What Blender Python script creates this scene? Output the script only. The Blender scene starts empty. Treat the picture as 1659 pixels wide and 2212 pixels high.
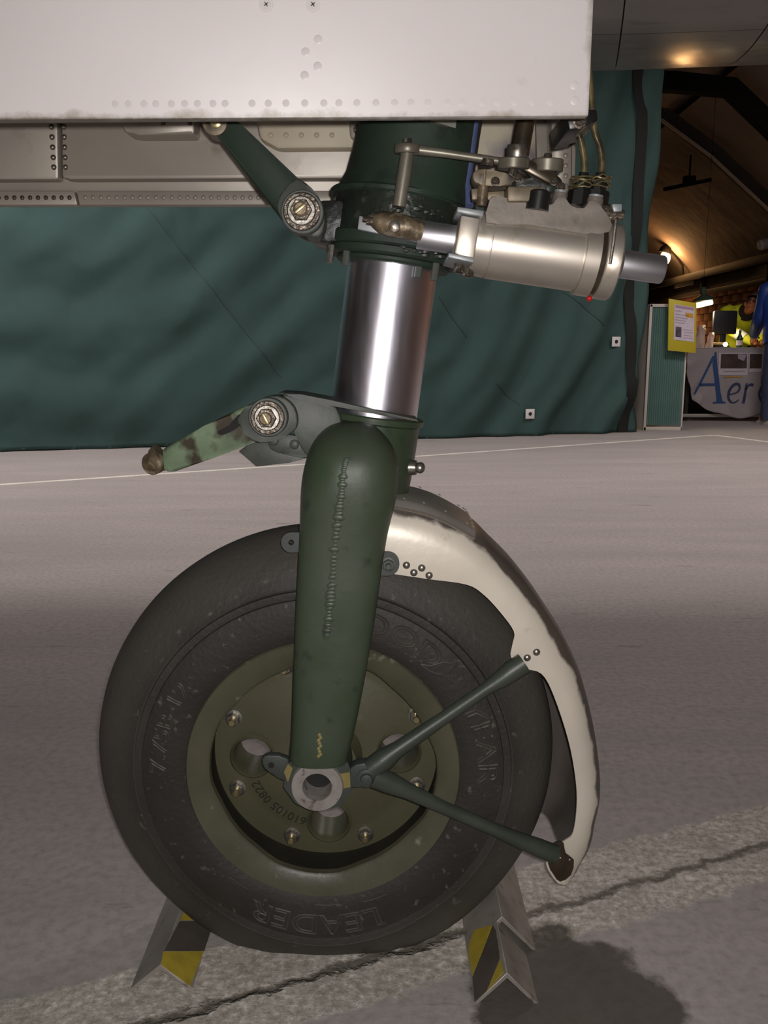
import bpy, bmesh, math, random
from mathutils import Vector, Matrix, noise
random.seed(7)
R = math.radians
scene = bpy.context.scene
col = scene.collection

# ------------------------------------------------------------------ camera
FPX, CX, CY = 1853.0, 829.5, 1106.0
PITCH = R(10.4)
CAM_H = 0.70
cam_d = bpy.data.cameras.new('camera')
cam = bpy.data.objects.new('camera', cam_d)
col.objects.link(cam)
cam.location = (0, 0, CAM_H)
cam.rotation_euler = (R(90) - PITCH, 0, 0)
cam_d.sensor_fit = 'VERTICAL'
cam_d.sensor_height = 36.0
cam_d.lens = 36.0 * FPX / 2212.0
cam_d.clip_start = 0.02
scene.camera = cam

# ------------------------------------------------------------------ world, lights, exposure
world = bpy.data.worlds.new('hall_air')
scene.world = world
world.use_nodes = True
world.node_tree.nodes['Background'].inputs[0].default_value = (0.9, 0.85, 0.85, 1)
world.node_tree.nodes['Background'].inputs[1].default_value = 0.01
vs = scene.view_settings
vs.view_transform = 'Standard'
vs.look = 'None'
vs.gamma = 1
vs.use_curve_mapping = False
vs.exposure = 0.0

def light(name, kind, loc, energy, color=(1, 1, 1), size=0.05, target=None, size_y=None):
    d = bpy.data.lights.new(name, kind)
    d.energy = energy
    d.color = color
    if kind == 'AREA':
        d.size = size
        if size_y:
            d.shape = 'RECTANGLE'; d.size_y = size_y
    else:
        d.shadow_soft_size = size
    o = bpy.data.objects.new(name, d)
    col.objects.link(o)
    o.location = loc
    if target is not None:
        o.rotation_euler = (Vector(target) - Vector(loc)).to_track_quat('-Z', 'Y').to_euler()
    return o

# the phone's flash beside the lens
light('phone_flash', 'SPOT', (0.012, -0.004, CAM_H + 0.012), 21.5, (1.0, 0.955, 0.94), 0.006, (0.0, 1.0, CAM_H - 0.16))
bpy.data.lights['phone_flash'].spot_size = R(125)
bpy.data.lights['phone_flash'].spot_blend = 0.75
# unseen ceiling strip lamps; rear and desk-side ones are added fill (housings further down)
HALL_LAMPS = [(-1.3, 2.9, 3.38), (1.1, 2.9, 3.38), (-3.0, 4.7, 3.38), (-0.4, 5.2, 3.38), (-1.4, -2.6, 3.38), (3.0, 5.4, 3.38)]
HALL_W = [12.0, 10.0, 72.0, 13.0, 125.0, 55.0]
for i, p in enumerate(HALL_LAMPS):
    light('hall_lamp_light', 'AREA', (p[0], p[1], p[2] - 0.11), HALL_W[i], (1.0, 0.90, 0.895), 1.2, (-2.2, 6.9, 0.6) if i == 2 else (p[0], p[1], 0), 0.5)

# ------------------------------------------------------------------ pixel helpers
CP, SP = math.cos(PITCH), math.sin(PITCH)
def ray(u, v):
    a = (u - CX) / FPX; b = -(v - CY) / FPX
    return Vector((a, CP + b * SP, -SP + b * CP))
CAM = Vector((0, 0, CAM_H))
def P(u, v, Y):
    d = ray(u, v)
    return CAM + d * (Y / d.y)
def PF(u, v, Z=0.0):
    d = ray(u, v)
    return CAM + d * ((Z - CAM_H) / d.z)
def on_plane(u, v, p, n):
    d = ray(u, v)
    return CAM + d * ((Vector(p) - CAM).dot(n) / d.dot(n))
def mpp(u, v, Y):
    """metres per pixel at that place"""
    q = P(u, v, Y) - CAM
    return q.dot(Vector((0, CP, -SP))) / FPX

# ------------------------------------------------------------------ materials
def mat(name, c1, c2=None, scale=8.0, rough=0.5, metal=0.0, bump=0.0, bscale=60.0, detail=6.0, contrast=(0.35, 0.65),
        spec=0.5, c3=None, c3scale=30.0, c3range=(0.6, 0.72), rough2=None, stretch=None, emit=None, estr=0.0, coat=0.0):
    m = bpy.data.materials.new(name)
    m.use_nodes = True
    nt = m.node_tree; N = nt.nodes; L = nt.links
    b = N['Principled BSDF']
    b.inputs['Metallic'].default_value = metal
    b.inputs['Roughness'].default_value = rough
    b.inputs['Specular IOR Level'].default_value = spec
    b.inputs['Coat Weight'].default_value = coat
    b.inputs['Base Color'].default_value = (*c1, 1)
    if emit:
        b.inputs['Emission Color'].default_value = (*emit, 1)
        b.inputs['Emission Strength'].default_value = estr
    tc = N.new('ShaderNodeTexCoord')
    vec = tc.outputs['Object']
    if stretch:
        mp = N.new('ShaderNodeMapping'); mp.inputs['Scale'].default_value = stretch
        L.new(vec, mp.inputs[0]); vec = mp.outputs[0]
    last = None
    if c2:
        n = N.new('ShaderNodeTexNoise'); n.inputs['Scale'].default_value = scale; n.inputs['Detail'].default_value = detail
        L.new(vec, n.inputs['Vector'])
        mr = N.new('ShaderNodeMapRange'); mr.inputs[1].default_value = contrast[0]; mr.inputs[2].default_value = contrast[1]
        L.new(n.outputs[0], mr.inputs[0])
        mx = N.new('ShaderNodeMix'); mx.data_type = 'RGBA'
        mx.inputs[6].default_value = (*c1, 1); mx.inputs[7].default_value = (*c2, 1)
        L.new(mr.outputs[0], mx.inputs[0])
        last = mx.outputs[2]
        if rough2 is not None:
            rr = N.new('ShaderNodeMapRange'); rr.inputs[3].default_value = rough; rr.inputs[4].default_value = rough2
            L.new(mr.outputs[0], rr.inputs[0]); L.new(rr.outputs[0], b.inputs['Roughness'])
    if c3:
        n = N.new('ShaderNodeTexNoise'); n.inputs['Scale'].default_value = c3scale; n.inputs['Detail'].default_value = 8
        L.new(vec, n.inputs['Vector'])
        mr = N.new('ShaderNodeMapRange'); mr.inputs[1].default_value = c3range[0]; mr.inputs[2].default_value = c3range[1]
        L.new(n.outputs[0], mr.inputs[0])
        mx = N.new('ShaderNodeMix'); mx.data_type = 'RGBA'
        if last is not None: L.new(last, mx.inputs[6])
        else: mx.inputs[6].default_value = (*c1, 1)
        mx.inputs[7].default_value = (*c3, 1)
        L.new(mr.outputs[0], mx.inputs[0])
        last = mx.outputs[2]
    if last is not None:
        L.new(last, b.inputs['Base Color'])
    if bump > 0:
        n = N.new('ShaderNodeTexNoise'); n.inputs['Scale'].default_value = bscale; n.inputs['Detail'].default_value = 6
        L.new(vec, n.inputs['Vector'])
        bp = N.new('ShaderNodeBump'); bp.inputs['Strength'].default_value = 1.0; bp.inputs['Distance'].default_value = bump
        L.new(n.outputs[0], bp.inputs['Height']); L.new(bp.outputs[0], b.inputs['Normal'])
    return m

M = {}
M['door_white'] = mat('door_white', (0.66, 0.62, 0.61), (0.60, 0.56, 0.55), 3.0, 0.42, c3=(0.42, 0.38, 0.31), c3scale=14, c3range=(0.66, 0.82), bump=0.0002, bscale=40)
M['door_rivet'] = M['door_white'].copy()
M['door_inner'] = mat('door_inner', (0.42, 0.38, 0.32), (0.34, 0.31, 0.27), 5.0, 0.4, metal=0.25, c3=(0.2, 0.16, 0.11), c3scale=18, c3range=(0.62, 0.8), bump=0.0003, bscale=30)
M['inner_yellow'] = mat('inner_yellow', (0.62, 0.55, 0.40), (0.50, 0.44, 0.33), 9.0, 0.5, c3=(0.16, 0.14, 0.17), c3scale=9, c3range=(0.52, 0.64))
M['belly'] = mat('belly', (0.46, 0.44, 0.41), (0.39, 0.375, 0.35), 4.0, 0.16, metal=0.12, rough2=0.22, stretch=(1, 3, 1), c3=(0.26, 0.245, 0.23), c3scale=6, c3range=(0.6, 0.8))
def edge_grime(m, axis, edge, sign, width, colr, amp=0.02, scale=22, strength=0.8):
    """dirt collected along an edge, with a ragged border"""
    nt = m.node_tree; N = nt.nodes; L = nt.links; b = N['Principled BSDF']; src = b.inputs['Base Color'].links[0].from_socket
    tc = N.new('ShaderNodeTexCoord'); sp = N.new('ShaderNodeSeparateXYZ'); L.new(tc.outputs['Object'], sp.inputs[0])
    n = N.new('ShaderNodeTexNoise'); n.inputs['Scale'].default_value = scale; n.inputs['Detail'].default_value = 9; n.inputs['Roughness'].default_value = 0.7; L.new(tc.outputs['Object'], n.inputs['Vector'])
    ma = N.new('ShaderNodeMath'); ma.operation = 'MULTIPLY_ADD'; L.new(sp.outputs[axis], ma.inputs[0]); ma.inputs[1].default_value = sign; ma.inputs[2].default_value = -sign * edge
    m2 = N.new('ShaderNodeMath'); m2.operation = 'MULTIPLY_ADD'; L.new(n.outputs[0], m2.inputs[0]); m2.inputs[1].default_value = amp; L.new(ma.outputs[0], m2.inputs[2])
    mr = N.new('ShaderNodeMapRange'); mr.inputs[1].default_value = amp / 2 + width; mr.inputs[2].default_value = amp / 2 - width * 0.2; mr.inputs[4].default_value = strength; L.new(m2.outputs[0], mr.inputs[0])
    mx = N.new('ShaderNodeMix'); mx.data_type = 'RGBA'; L.new(mr.outputs[0], mx.inputs[0]); L.new(src, mx.inputs[6]); mx.inputs[7].default_value = (*colr, 1); L.new(mx.outputs[2], b.inputs['Base Color'])
_xr = P(1272, 250, 0.75).x - P(692, 1665, 0.90).x
edge_grime(M['door_white'], 2, P(600, 256, 0.75).z, 1.0, 0.006, (0.24, 0.20, 0.13), 0.030, 26, 0.75)
edge_grime(M['door_white'], 2, P(600, 256, 0.75).z, 1.0, 0.0014, (0.06, 0.05, 0.035), 0.004, 90, 0.7)
edge_grime(M['door_white'], 0, _xr, -1.0, 0.005, (0.22, 0.19, 0.14), 0.02, 40, 0.7)
M['gap_dark'] = mat('gap_dark', (0.012, 0.011, 0.01), rough=0.8)
M['gear_green'] = mat('gear_green', (0.044, 0.068, 0.037), (0.058, 0.077, 0.049), 14.0, 0.31, rough2=0.5, c3=(0.03, 0.045, 0.03), c3scale=45, c3range=(0.62, 0.75), bump=0.00025, bscale=120)
M['housing_green'] = mat('housing_green', (0.022, 0.042, 0.026), (0.015, 0.027, 0.018), 10.0, 0.55, rough2=0.7, c3=(0.008, 0.012, 0.008), c3scale=25, c3range=(0.55, 0.72), bump=0.0003, bscale=90)
M['link_green'] = mat('link_green', (0.017, 0.034, 0.020), (0.013, 0.025, 0.016), 12.0, 0.62, spec=0.3)
M['oily'] = mat('oily', (0.022, 0.03, 0.022), (0.008, 0.008, 0.007), 30.0, 0.24, rough2=0.5, c3=(0.05, 0.055, 0.05), c3scale=70, c3range=(0.58, 0.7), bump=0.0009, bscale=140)
M['grey_green'] = mat('grey_green', (0.085, 0.095, 0.08), (0.06, 0.068, 0.058), 22.0, 0.5, c3=(0.03, 0.03, 0.025), c3scale=50, c3range=(0.6, 0.72), bump=0.0003, bscale=90)
M['pale_green'] = mat('pale_green', (0.20, 0.28, 0.17), (0.12, 0.17, 0.10), 28.0, 0.5, c3=(0.045, 0.035, 0.02), c3scale=22, c3range=(0.54, 0.62), bump=0.0004, bscale=90)
M['chrome'] = mat('chrome', (0.82, 0.81, 0.89), (0.80, 0.79, 0.87), 10.0, 0.29, metal=1.0, rough2=0.34, stretch=(14, 14, 1.5))
M['chrome_rod'] = mat('chrome_rod', (0.74, 0.73, 0.77), rough=0.46, metal=1.0)
M['steel'] = mat('steel', (0.42, 0.40, 0.36), (0.28, 0.26, 0.22), 60.0, 0.35, metal=0.9, c3=(0.12, 0.09, 0.05), c3scale=90, c3range=(0.58, 0.7), bump=0.0003, bscale=200)
M['axle_steel'] = mat('axle_steel', (0.46, 0.43, 0.40), (0.36, 0.33, 0.30), 70.0, 0.42, metal=0.5, c3=(0.15, 0.12, 0.09), c3scale=120, c3range=(0.6, 0.72))
M['brass'] = mat('brass', (0.55, 0.47, 0.24), (0.42, 0.36, 0.20), 80.0, 0.32, metal=0.85)
M['dirty_nut'] = mat('dirty_nut', (0.16, 0.13, 0.10), (0.06, 0.05, 0.04), 90.0, 0.32, metal=0.6, c3=(0.42, 0.38, 0.32), c3scale=160, c3range=(0.6, 0.7), bump=0.001, bscale=250)
M['alu_cyl'] = mat('alu_cyl', (0.72, 0.66, 0.58), (0.58, 0.52, 0.44), 16.0, 0.36, metal=0.75, rough2=0.44, c3=(0.30, 0.24, 0.12), c3scale=20, c3range=(0.64, 0.8))
M['alu_cast'] = mat('alu_cast', (0.24, 0.21, 0.18), (0.17, 0.15, 0.125), 25.0, 0.55, metal=0.2, c3=(0.1, 0.085, 0.06), c3scale=40, c3range=(0.6, 0.75), bump=0.0004, bscale=150)
M['plate_steel'] = mat('plate_steel', (0.33, 0.35, 0.36), (0.25, 0.27, 0.28), 30.0, 0.45, metal=0.3)
M['rust_metal'] = mat('rust_metal', (0.26, 0.20, 0.12), (0.10, 0.075, 0.05), 60.0, 0.4, metal=0.4, c3=(0.4, 0.34, 0.24), c3scale=80, c3range=(0.58, 0.7), bump=0.0006, bscale=160)
M['bracket_brown'] = mat('bracket_brown', (0.25, 0.20, 0.13), (0.13, 0.105, 0.07), 50.0, 0.5, metal=0.3, c3=(0.06, 0.05, 0.04), c3scale=60, c3range=(0.56, 0.7))
M['rod_grey'] = mat('rod_grey', (0.27, 0.25, 0.20), (0.17, 0.155, 0.12), 40.0, 0.4, metal=0.5)
M['black_rubber'] = mat('black_rubber', (0.012, 0.012, 0.011), rough=0.35)
M['hose_gold'] = mat('hose_gold', (0.30, 0.24, 0.12), (0.06, 0.05, 0.03), 60.0, 0.3, metal=0.5)
M['pipe_bronze'] = mat('pipe_bronze', (0.10, 0.075, 0.045), (0.05, 0.04, 0.03), 40.0, 0.3, metal=0.5)
M['blue_tube'] = mat('blue_tube', (0.10, 0.13, 0.27), (0.06, 0.08, 0.16), 30.0, 0.4)
M['label_white'] = mat('label_white', (0.62, 0.62, 0.52), (0.5, 0.5, 0.42), 20, 0.5)
M['tape_brown'] = mat('tape_brown', (0.36, 0.31, 0.24), (0.22, 0.18, 0.14), 70, 0.6)
M['tyre'] = mat('tyre', (0.034, 0.030, 0.025), (0.024, 0.021, 0.017), 12.0, 0.62, c3=(0.14, 0.125, 0.105), c3scale=95, c3range=(0.64, 0.76), bump=0.0008, bscale=170)
def dusty_tread():
    m = M['tyre']; nt = m.node_tree; N = nt.nodes; L = nt.links; b = N['Principled BSDF']
    src = b.inputs['Base Color'].links[0].from_socket
    tc = N.new('ShaderNodeTexCoord'); mp = N.new('ShaderNodeMapping'); mp.inputs['Location'].default_value = (0, 0, -0.24); mp.inputs['Scale'].default_value = (1, 0, 1); L.new(tc.outputs['Object'], mp.inputs[0])
    ln = N.new('ShaderNodeVectorMath'); ln.operation = 'LENGTH'; L.new(mp.outputs[0], ln.inputs[0])
    n = N.new('ShaderNodeTexNoise'); n.inputs['Scale'].default_value = 9; n.inputs['Detail'].default_value = 7; L.new(tc.outputs['Object'], n.inputs['Vector'])
    ma = N.new('ShaderNodeMath'); ma.operation = 'MULTIPLY_ADD'; L.new(n.outputs[0], ma.inputs[0]); ma.inputs[1].default_value = 0.06; L.new(ln.outputs['Value'], ma.inputs[2])
    mr = N.new('ShaderNodeMapRange'); mr.inputs[1].default_value = 0.235; mr.inputs[2].default_value = 0.30; L.new(ma.outputs[0], mr.inputs[0])
    mx = N.new('ShaderNodeMix'); mx.data_type = 'RGBA'; L.new(mr.outputs[0], mx.inputs[0]); L.new(src, mx.inputs[6]); mx.inputs[7].default_value = (0.092, 0.083, 0.070, 1)
    L.new(mx.outputs[2], b.inputs['Base Color'])
dusty_tread()
M['tyre_letter'] = mat('tyre_letter', (0.078, 0.068, 0.057), (0.052, 0.046, 0.039), 40.0, 0.5)
M['rim_olive'] = mat('rim_olive', (0.100, 0.097, 0.053), (0.080, 0.078, 0.044), 12.0, 0.42, rough2=0.55, c3=(0.13, 0.125, 0.09), c3scale=35, c3range=(0.66, 0.8), bump=0.0003, bscale=120)
M['rim_lip'] = mat('rim_lip', (0.098, 0.094, 0.06), (0.075, 0.073, 0.046), 18.0, 0.42, c3=(0.30, 0.28, 0.22), c3scale=45, c3range=(0.66, 0.78), bump=0.0003, bscale=120)
M['barrel_brown'] = mat('barrel_brown', (0.036, 0.033, 0.024), (0.028, 0.026, 0.019), 20.0, 0.9, spec=0.1)  # brown, darker than the olive of the disc
M['stamp'] = mat('stamp', (0.03, 0.03, 0.018), rough=0.6)
M['guard'] = mat('guard', (0.80, 0.74, 0.62), (0.68, 0.62, 0.52), 7.0, 0.36, metal=0.1, c3=(0.30, 0.26, 0.2), c3scale=30, c3range=(0.64, 0.78), bump=0.0002, bscale=90)
def two_tone(name, base, dark, y_edge, amp, soft, zdark=None):
    """dark beyond a ragged border at a given depth: lost paint plus painted shade"""
    m = base.copy(); m.name = name; nt = m.node_tree; N = nt.nodes; L = nt.links; b = N['Principled BSDF']
    src = b.inputs['Base Color'].links[0].from_socket
    tc = N.new('ShaderNodeTexCoord'); sp = N.new('ShaderNodeSeparateXYZ'); L.new(tc.outputs['Object'], sp.inputs[0])
    n = N.new('ShaderNodeTexNoise'); n.inputs['Scale'].default_value = 38; n.inputs['Detail'].default_value = 8; L.new(tc.outputs['Object'], n.inputs['Vector'])
    ma = N.new('ShaderNodeMath'); ma.operation = 'MULTIPLY_ADD'; L.new(n.outputs[0], ma.inputs[0]); ma.inputs[1].default_value = amp; L.new(sp.outputs[1], ma.inputs[2])
    mr = N.new('ShaderNodeMapRange'); mr.inputs[1].default_value = y_edge + amp / 2 - soft; mr.inputs[2].default_value = y_edge + amp / 2 + soft; L.new(ma.outputs[0], mr.inputs[0])
    mx = N.new('ShaderNodeMix'); mx.data_type = 'RGBA'; L.new(mr.outputs[0], mx.inputs[0]); L.new(src, mx.inputs[6]); mx.inputs[7].default_value = (*dark, 1)
    L.new(mx.outputs[2], b.inputs['Base Color']); return m
M['guard'] = two_tone('guard_worn_shaded', M['guard'], (0.115, 0.10, 0.085), -0.0735, 0.016, 0.0018)  # dark tone holds both worn paint and the crown's own shade
M['guard_plate'] = mat('guard_plate', (0.44, 0.41, 0.37), (0.36, 0.33, 0.30), 16.0, 0.42, metal=0.3)
M['stay_green'] = mat('stay_green', (0.058, 0.070, 0.054), (0.045, 0.055, 0.042), 25.0, 0.42, bump=0.0002, bscale=150)
M['lug_green'] = mat('lug_green', (0.058, 0.068, 0.060), (0.045, 0.054, 0.047), 25.0, 0.5)
M['ochre'] = mat('ochre', (0.26, 0.21, 0.07), (0.2, 0.17, 0.06), 60.0, 0.5)
M['chock_alu'] = mat('chock_alu', (0.42, 0.39, 0.34), (0.32, 0.29, 0.255), 30.0, 0.45, metal=0.25, c3=(0.2, 0.17, 0.14), c3scale=60, c3range=(0.6, 0.75))
M['chock_face'] = mat('chock_face', (0.20, 0.185, 0.16), (0.155, 0.14, 0.12), 35.0, 0.55)
M['tape_yellow'] = mat('tape_yellow', (0.52, 0.40, 0.045), (0.40, 0.31, 0.04), 55.0, 0.4)
M['tape_dark'] = mat('tape_dark', (0.11, 0.095, 0.08), (0.085, 0.073, 0.06), 40.0, 0.5)
M['curtain'] = mat('curtain', (0.112, 0.205, 0.190), (0.098, 0.176, 0.164), 2.0, 0.85, spec=0.1, bump=0.004, bscale=9)
M['curtain_seam'] = mat('curtain_seam', (0.042, 0.078, 0.072), rough=0.9)
M['curtain_band'] = mat('curtain_band', (0.010, 0.013, 0.011), rough=0.8)
M['paint_line'] = mat('paint_line', (0.88, 0.85, 0.76), (0.74, 0.70, 0.62), 9.0, 0.7)
M['white_patch'] = mat('white_patch', (0.75, 0.75, 0.74), rough=0.6)
M['vault'] = mat('vault', (0.24, 0.18, 0.145), (0.19, 0.145, 0.12), 1.2, 0.85, bump=0.02, bscale=2.5)
M['wall_dark'] = mat('wall_dark', (0.08, 0.065, 0.05), rough=0.9)
M['brick'] = mat('brick', (0.36, 0.15, 0.06), (0.26, 0.11, 0.045), 4.0, 0.85)
M['mortar'] = mat('mortar', (0.30, 0.15, 0.075), rough=0.9)
M['beam_black'] = mat('beam_black', (0.010, 0.010, 0.009), rough=0.95, spec=0.1)
M['beam_brown'] = mat('beam_brown', (0.04, 0.034, 0.027), (0.03, 0.026, 0.021), 3, 0.7)
M['beam_pale'] = mat('beam_pale', (0.40, 0.33, 0.25), rough=0.7)
M['duct'] = mat('duct', (0.06, 0.052, 0.042), (0.045, 0.04, 0.033), 4, 0.6)
M['screen_green'] = mat('screen_green', (0.10, 0.20, 0.175), (0.085, 0.17, 0.15), 5, 0.7)
M['frame_white'] = mat('frame_white', (0.62, 0.58, 0.52), rough=0.5)
M['sign_yellow'] = mat('sign_yellow', (0.50, 0.42, 0.02), rough=0.5)
M['paper'] = mat('paper', (0.62, 0.56, 0.62), (0.56, 0.50, 0.57), 30, 0.7)
M['ink_grey'] = mat('ink_grey', (0.36, 0.32, 0.38), rough=0.7)
M['ink_mauve'] = mat('ink_mauve', (0.38, 0.25, 0.36), rough=0.7)
M['ink_orange'] = mat('ink_orange', (0.55, 0.30, 0.03), rough=0.7)
M['photo_dark'] = mat('photo_dark', (0.09, 0.065, 0.05), (0.04, 0.028, 0.025), 8, 0.6)
M['photo_blue'] = mat('photo_blue', (0.12, 0.10, 0.14), (0.03, 0.022, 0.03), 12, 0.6)
M['banner'] = mat('banner', (0.78, 0.73, 0.75), (0.70, 0.65, 0.67), 3, 0.75)
M['letter_blue'] = mat('letter_blue', (0.03, 0.085, 0.24), rough=0.7)
M['letter_navy'] = mat('letter_navy', (0.04, 0.05, 0.13), rough=0.7)
M['table_wood'] = mat('table_wood', (0.30, 0.24, 0.18), rough=0.6)
M['table_metal'] = mat('table_metal', (0.42, 0.40, 0.36), rough=0.5, metal=0.3)
M['dark_box'] = mat('dark_box', (0.012, 0.014, 0.024), rough=0.5)
M['bag_paper'] = mat('bag_paper', (0.62, 0.46, 0.40), (0.5, 0.37, 0.32), 12, 0.7)
M['basket'] = mat('basket', (0.42, 0.28, 0.14), (0.3, 0.2, 0.1), 20, 0.6)
M['bottle_green'] = mat('bottle_green', (0.01, 0.05, 0.035), rough=0.15)
M['skin'] = mat('skin', (0.55, 0.20, 0.10), (0.48, 0.17, 0.085), 12, 0.55)
M['hair'] = mat('hair', (0.10, 0.075, 0.06), (0.16, 0.12, 0.1), 40, 0.7)
M['eye'] = mat('eye', (0.03, 0.02, 0.02), rough=0.3)
M['glasses'] = mat('glasses', (0.02, 0.02, 0.02), rough=0.3)
M['vest'] = mat('vest', (0.75, 0.80, 0.03), (0.65, 0.74, 0.03), 5, 0.65)
M['reflective'] = mat('reflective', (0.85, 0.86, 0.84), rough=0.35, metal=0.0)
M['sweater_dark'] = mat('sweater_dark', (0.02, 0.016, 0.014), rough=0.9)
M['jacket_blue'] = mat('jacket_blue', (0.018, 0.05, 0.24), (0.012, 0.035, 0.17), 6, 0.4, c3=(0.12, 0.2, 0.4), c3scale=7, c3range=(0.62, 0.75), stretch=(1, 1, 0.35))
M['jeans'] = mat('jeans', (0.035, 0.05, 0.10), (0.028, 0.04, 0.08), 10, 0.8)
M['shoe'] = mat('shoe', (0.5, 0.47, 0.42), rough=0.6)
M['trousers_dark'] = mat('trousers_dark', (0.03, 0.028, 0.026), rough=0.85)
M['lamp_green'] = mat('lamp_green', (0.06, 0.10, 0.06), rough=0.4)
M['lamp_white'] = mat('lamp_white', (0.5, 0.48, 0.44), rough=0.5)
M['glow_warm'] = mat('glow_warm', (1, 0.8, 0.5), rough=0.5, emit=(1.0, 0.62, 0.26), estr=16.0)
M['glow_tube'] = mat('glow_tube', (1, 0.9, 0.6), rough=0.5, emit=(1.0, 0.85, 0.45), estr=5.0)
M['glow_bulb'] = mat('glow_bulb', (1, 1, 0.8), rough=0.5, emit=(1.0, 0.95, 0.62), estr=6.0)
M['glow_hall'] = mat('glow_hall', (1, 1, 1), rough=0.5, emit=(1.0, 0.9, 0.86), estr=4.0)
M['red'] = mat('red', (0.6, 0.01, 0.01), rough=0.3)
M['concrete'] = mat('concrete', (0.3, 0.28, 0.27), rough=0.8)

def floor_material():
    m = bpy.data.materials.new('concrete_floor'); m.use_nodes = True
    nt = m.node_tree; N = nt.nodes; L = nt.links
    b = N['Principled BSDF']
    tc = N.new('ShaderNodeTexCoord')
    def noisen(scale, detail=8, vec=None, rough=0.6):
        n = N.new('ShaderNodeTexNoise'); n.inputs['Scale'].default_value = scale
        n.inputs['Detail'].default_value = detail; n.inputs['Roughness'].default_value = rough
        L.new(vec or tc.outputs['Object'], n.inputs['Vector']); return n.outputs[0]
    def rng(x, a, b_, c=0.0, d=1.0):
        r = N.new('ShaderNodeMapRange'); r.inputs[1].default_value = a; r.inputs[2].default_value = b_
        r.inputs[3].default_value = c; r.inputs[4].default_value = d; L.new(x, r.inputs[0]); return r.outputs[0]
    def math_(op, x, y):
        n = N.new('ShaderNodeMath'); n.operation = op
        for i, q in enumerate((x, y)):
            if isinstance(q, (int, float)): n.inputs[i].default_value = q
            else: L.new(q, n.inputs[i])
        return n.outputs[0]
    def mix(fac, a, c):
        n = N.new('ShaderNodeMix'); n.data_type = 'RGBA'; L.new(fac, n.inputs[0])
        for i, q in ((6, a), (7, c)):
            if isinstance(q, tuple): n.inputs[i].default_value = (*q, 1)
            else: L.new(q, n.inputs[i])
        return n.outputs[2]
    sep = N.new('ShaderNodeSeparateXYZ'); L.new(tc.outputs['Object'], sep.inputs[0])
    mp = N.new('ShaderNodeMapping'); mp.inputs['Rotation'].default_value = (0, 0, R(-18)); mp.inputs['Scale'].default_value = (0.6, 3.0, 1)
    L.new(tc.outputs['Object'], mp.inputs[0])
    base = mix(rng(noisen(1.6, 8, mp.outputs[0]), 0.35, 0.65), (0.41, 0.38, 0.365), (0.50, 0.455, 0.435))
    base = mix(rng(noisen(70, 4), 0.4, 0.75), base, (0.34, 0.305, 0.285))
    base = mix(rng(noisen(9, 9, mp.outputs[0]), 0.64, 0.74), base, (0.20, 0.18, 0.175))
    # roughened, paler strip along the slab joint
    c = math_('ADD', math_('MULTIPLY', sep.outputs[0], -0.416), sep.outputs[1])
    c = math_('ADD', c, math_('MULTIPLY', math_('SUBTRACT', noisen(26, 6), 0.5), 0.05))
    band = math_('MULTIPLY', rng(c, 0.832, 0.842), rng(c, 0.998, 1.006, 1.0, 0.0))
    grit = rng(noisen(95, 9, None, 0.75), 0.38, 0.58)
    blot = rng(noisen(11, 5), 0.4, 0.66)
    bandc = mix(grit, (0.46, 0.42, 0.35), (0.92, 0.87, 0.78))
    bandc = mix(math_('MULTIPLY', blot, 0.30), bandc, (0.27, 0.225, 0.17))
    base = mix(band, base, bandc)
    g = math_('ABSOLUTE', math_('SUBTRACT', c, 0.905), 0)
    gro = rng(g, 0.002, 0.010, 1.0, 0.0)
    base = mix(math_('MULTIPLY', gro, 0.75), base, (0.10, 0.082, 0.055))
    # oil stain beside the right-hand chock
    nx = math_('MULTIPLY', math_('SUBTRACT', sep.outputs[0], 0.205), 7.6)
    ny = math_('MULTIPLY', math_('SUBTRACT', sep.outputs[1], 0.80), 5.6)
    d = math_('SQRT', math_('ADD', math_('MULTIPLY', nx, nx), math_('MULTIPLY', ny, ny)), 0)
    d = math_('ADD', d, math_('MULTIPLY', math_('SUBTRACT', noisen(14, 6), 0.5), 0.75))
    st = rng(d, 0.82, 0.92, 1.0, 0.0)
    base = mix(math_('MULTIPLY', st, 0.82), base, (0.055, 0.045, 0.032))
    L.new(base, b.inputs['Base Color'])
    b.inputs['Roughness'].default_value = 0.72
    b.inputs['Specular IOR Level'].default_value = 0.3
    bp = N.new('ShaderNodeBump'); bp.inputs['Distance'].default_value = 0.004
    h = math_('ADD', math_('MULTIPLY', noisen(60, 6), 0.25), math_('MULTIPLY', math_('MULTIPLY', band, grit), 0.15))
    h = math_('SUBTRACT', h, math_('MULTIPLY', gro, 1.5))
    L.new(h, bp.inputs['Height']); L.new(bp.outputs[0], b.inputs['Normal'])
    return m
M['floor'] = floor_material()

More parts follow.
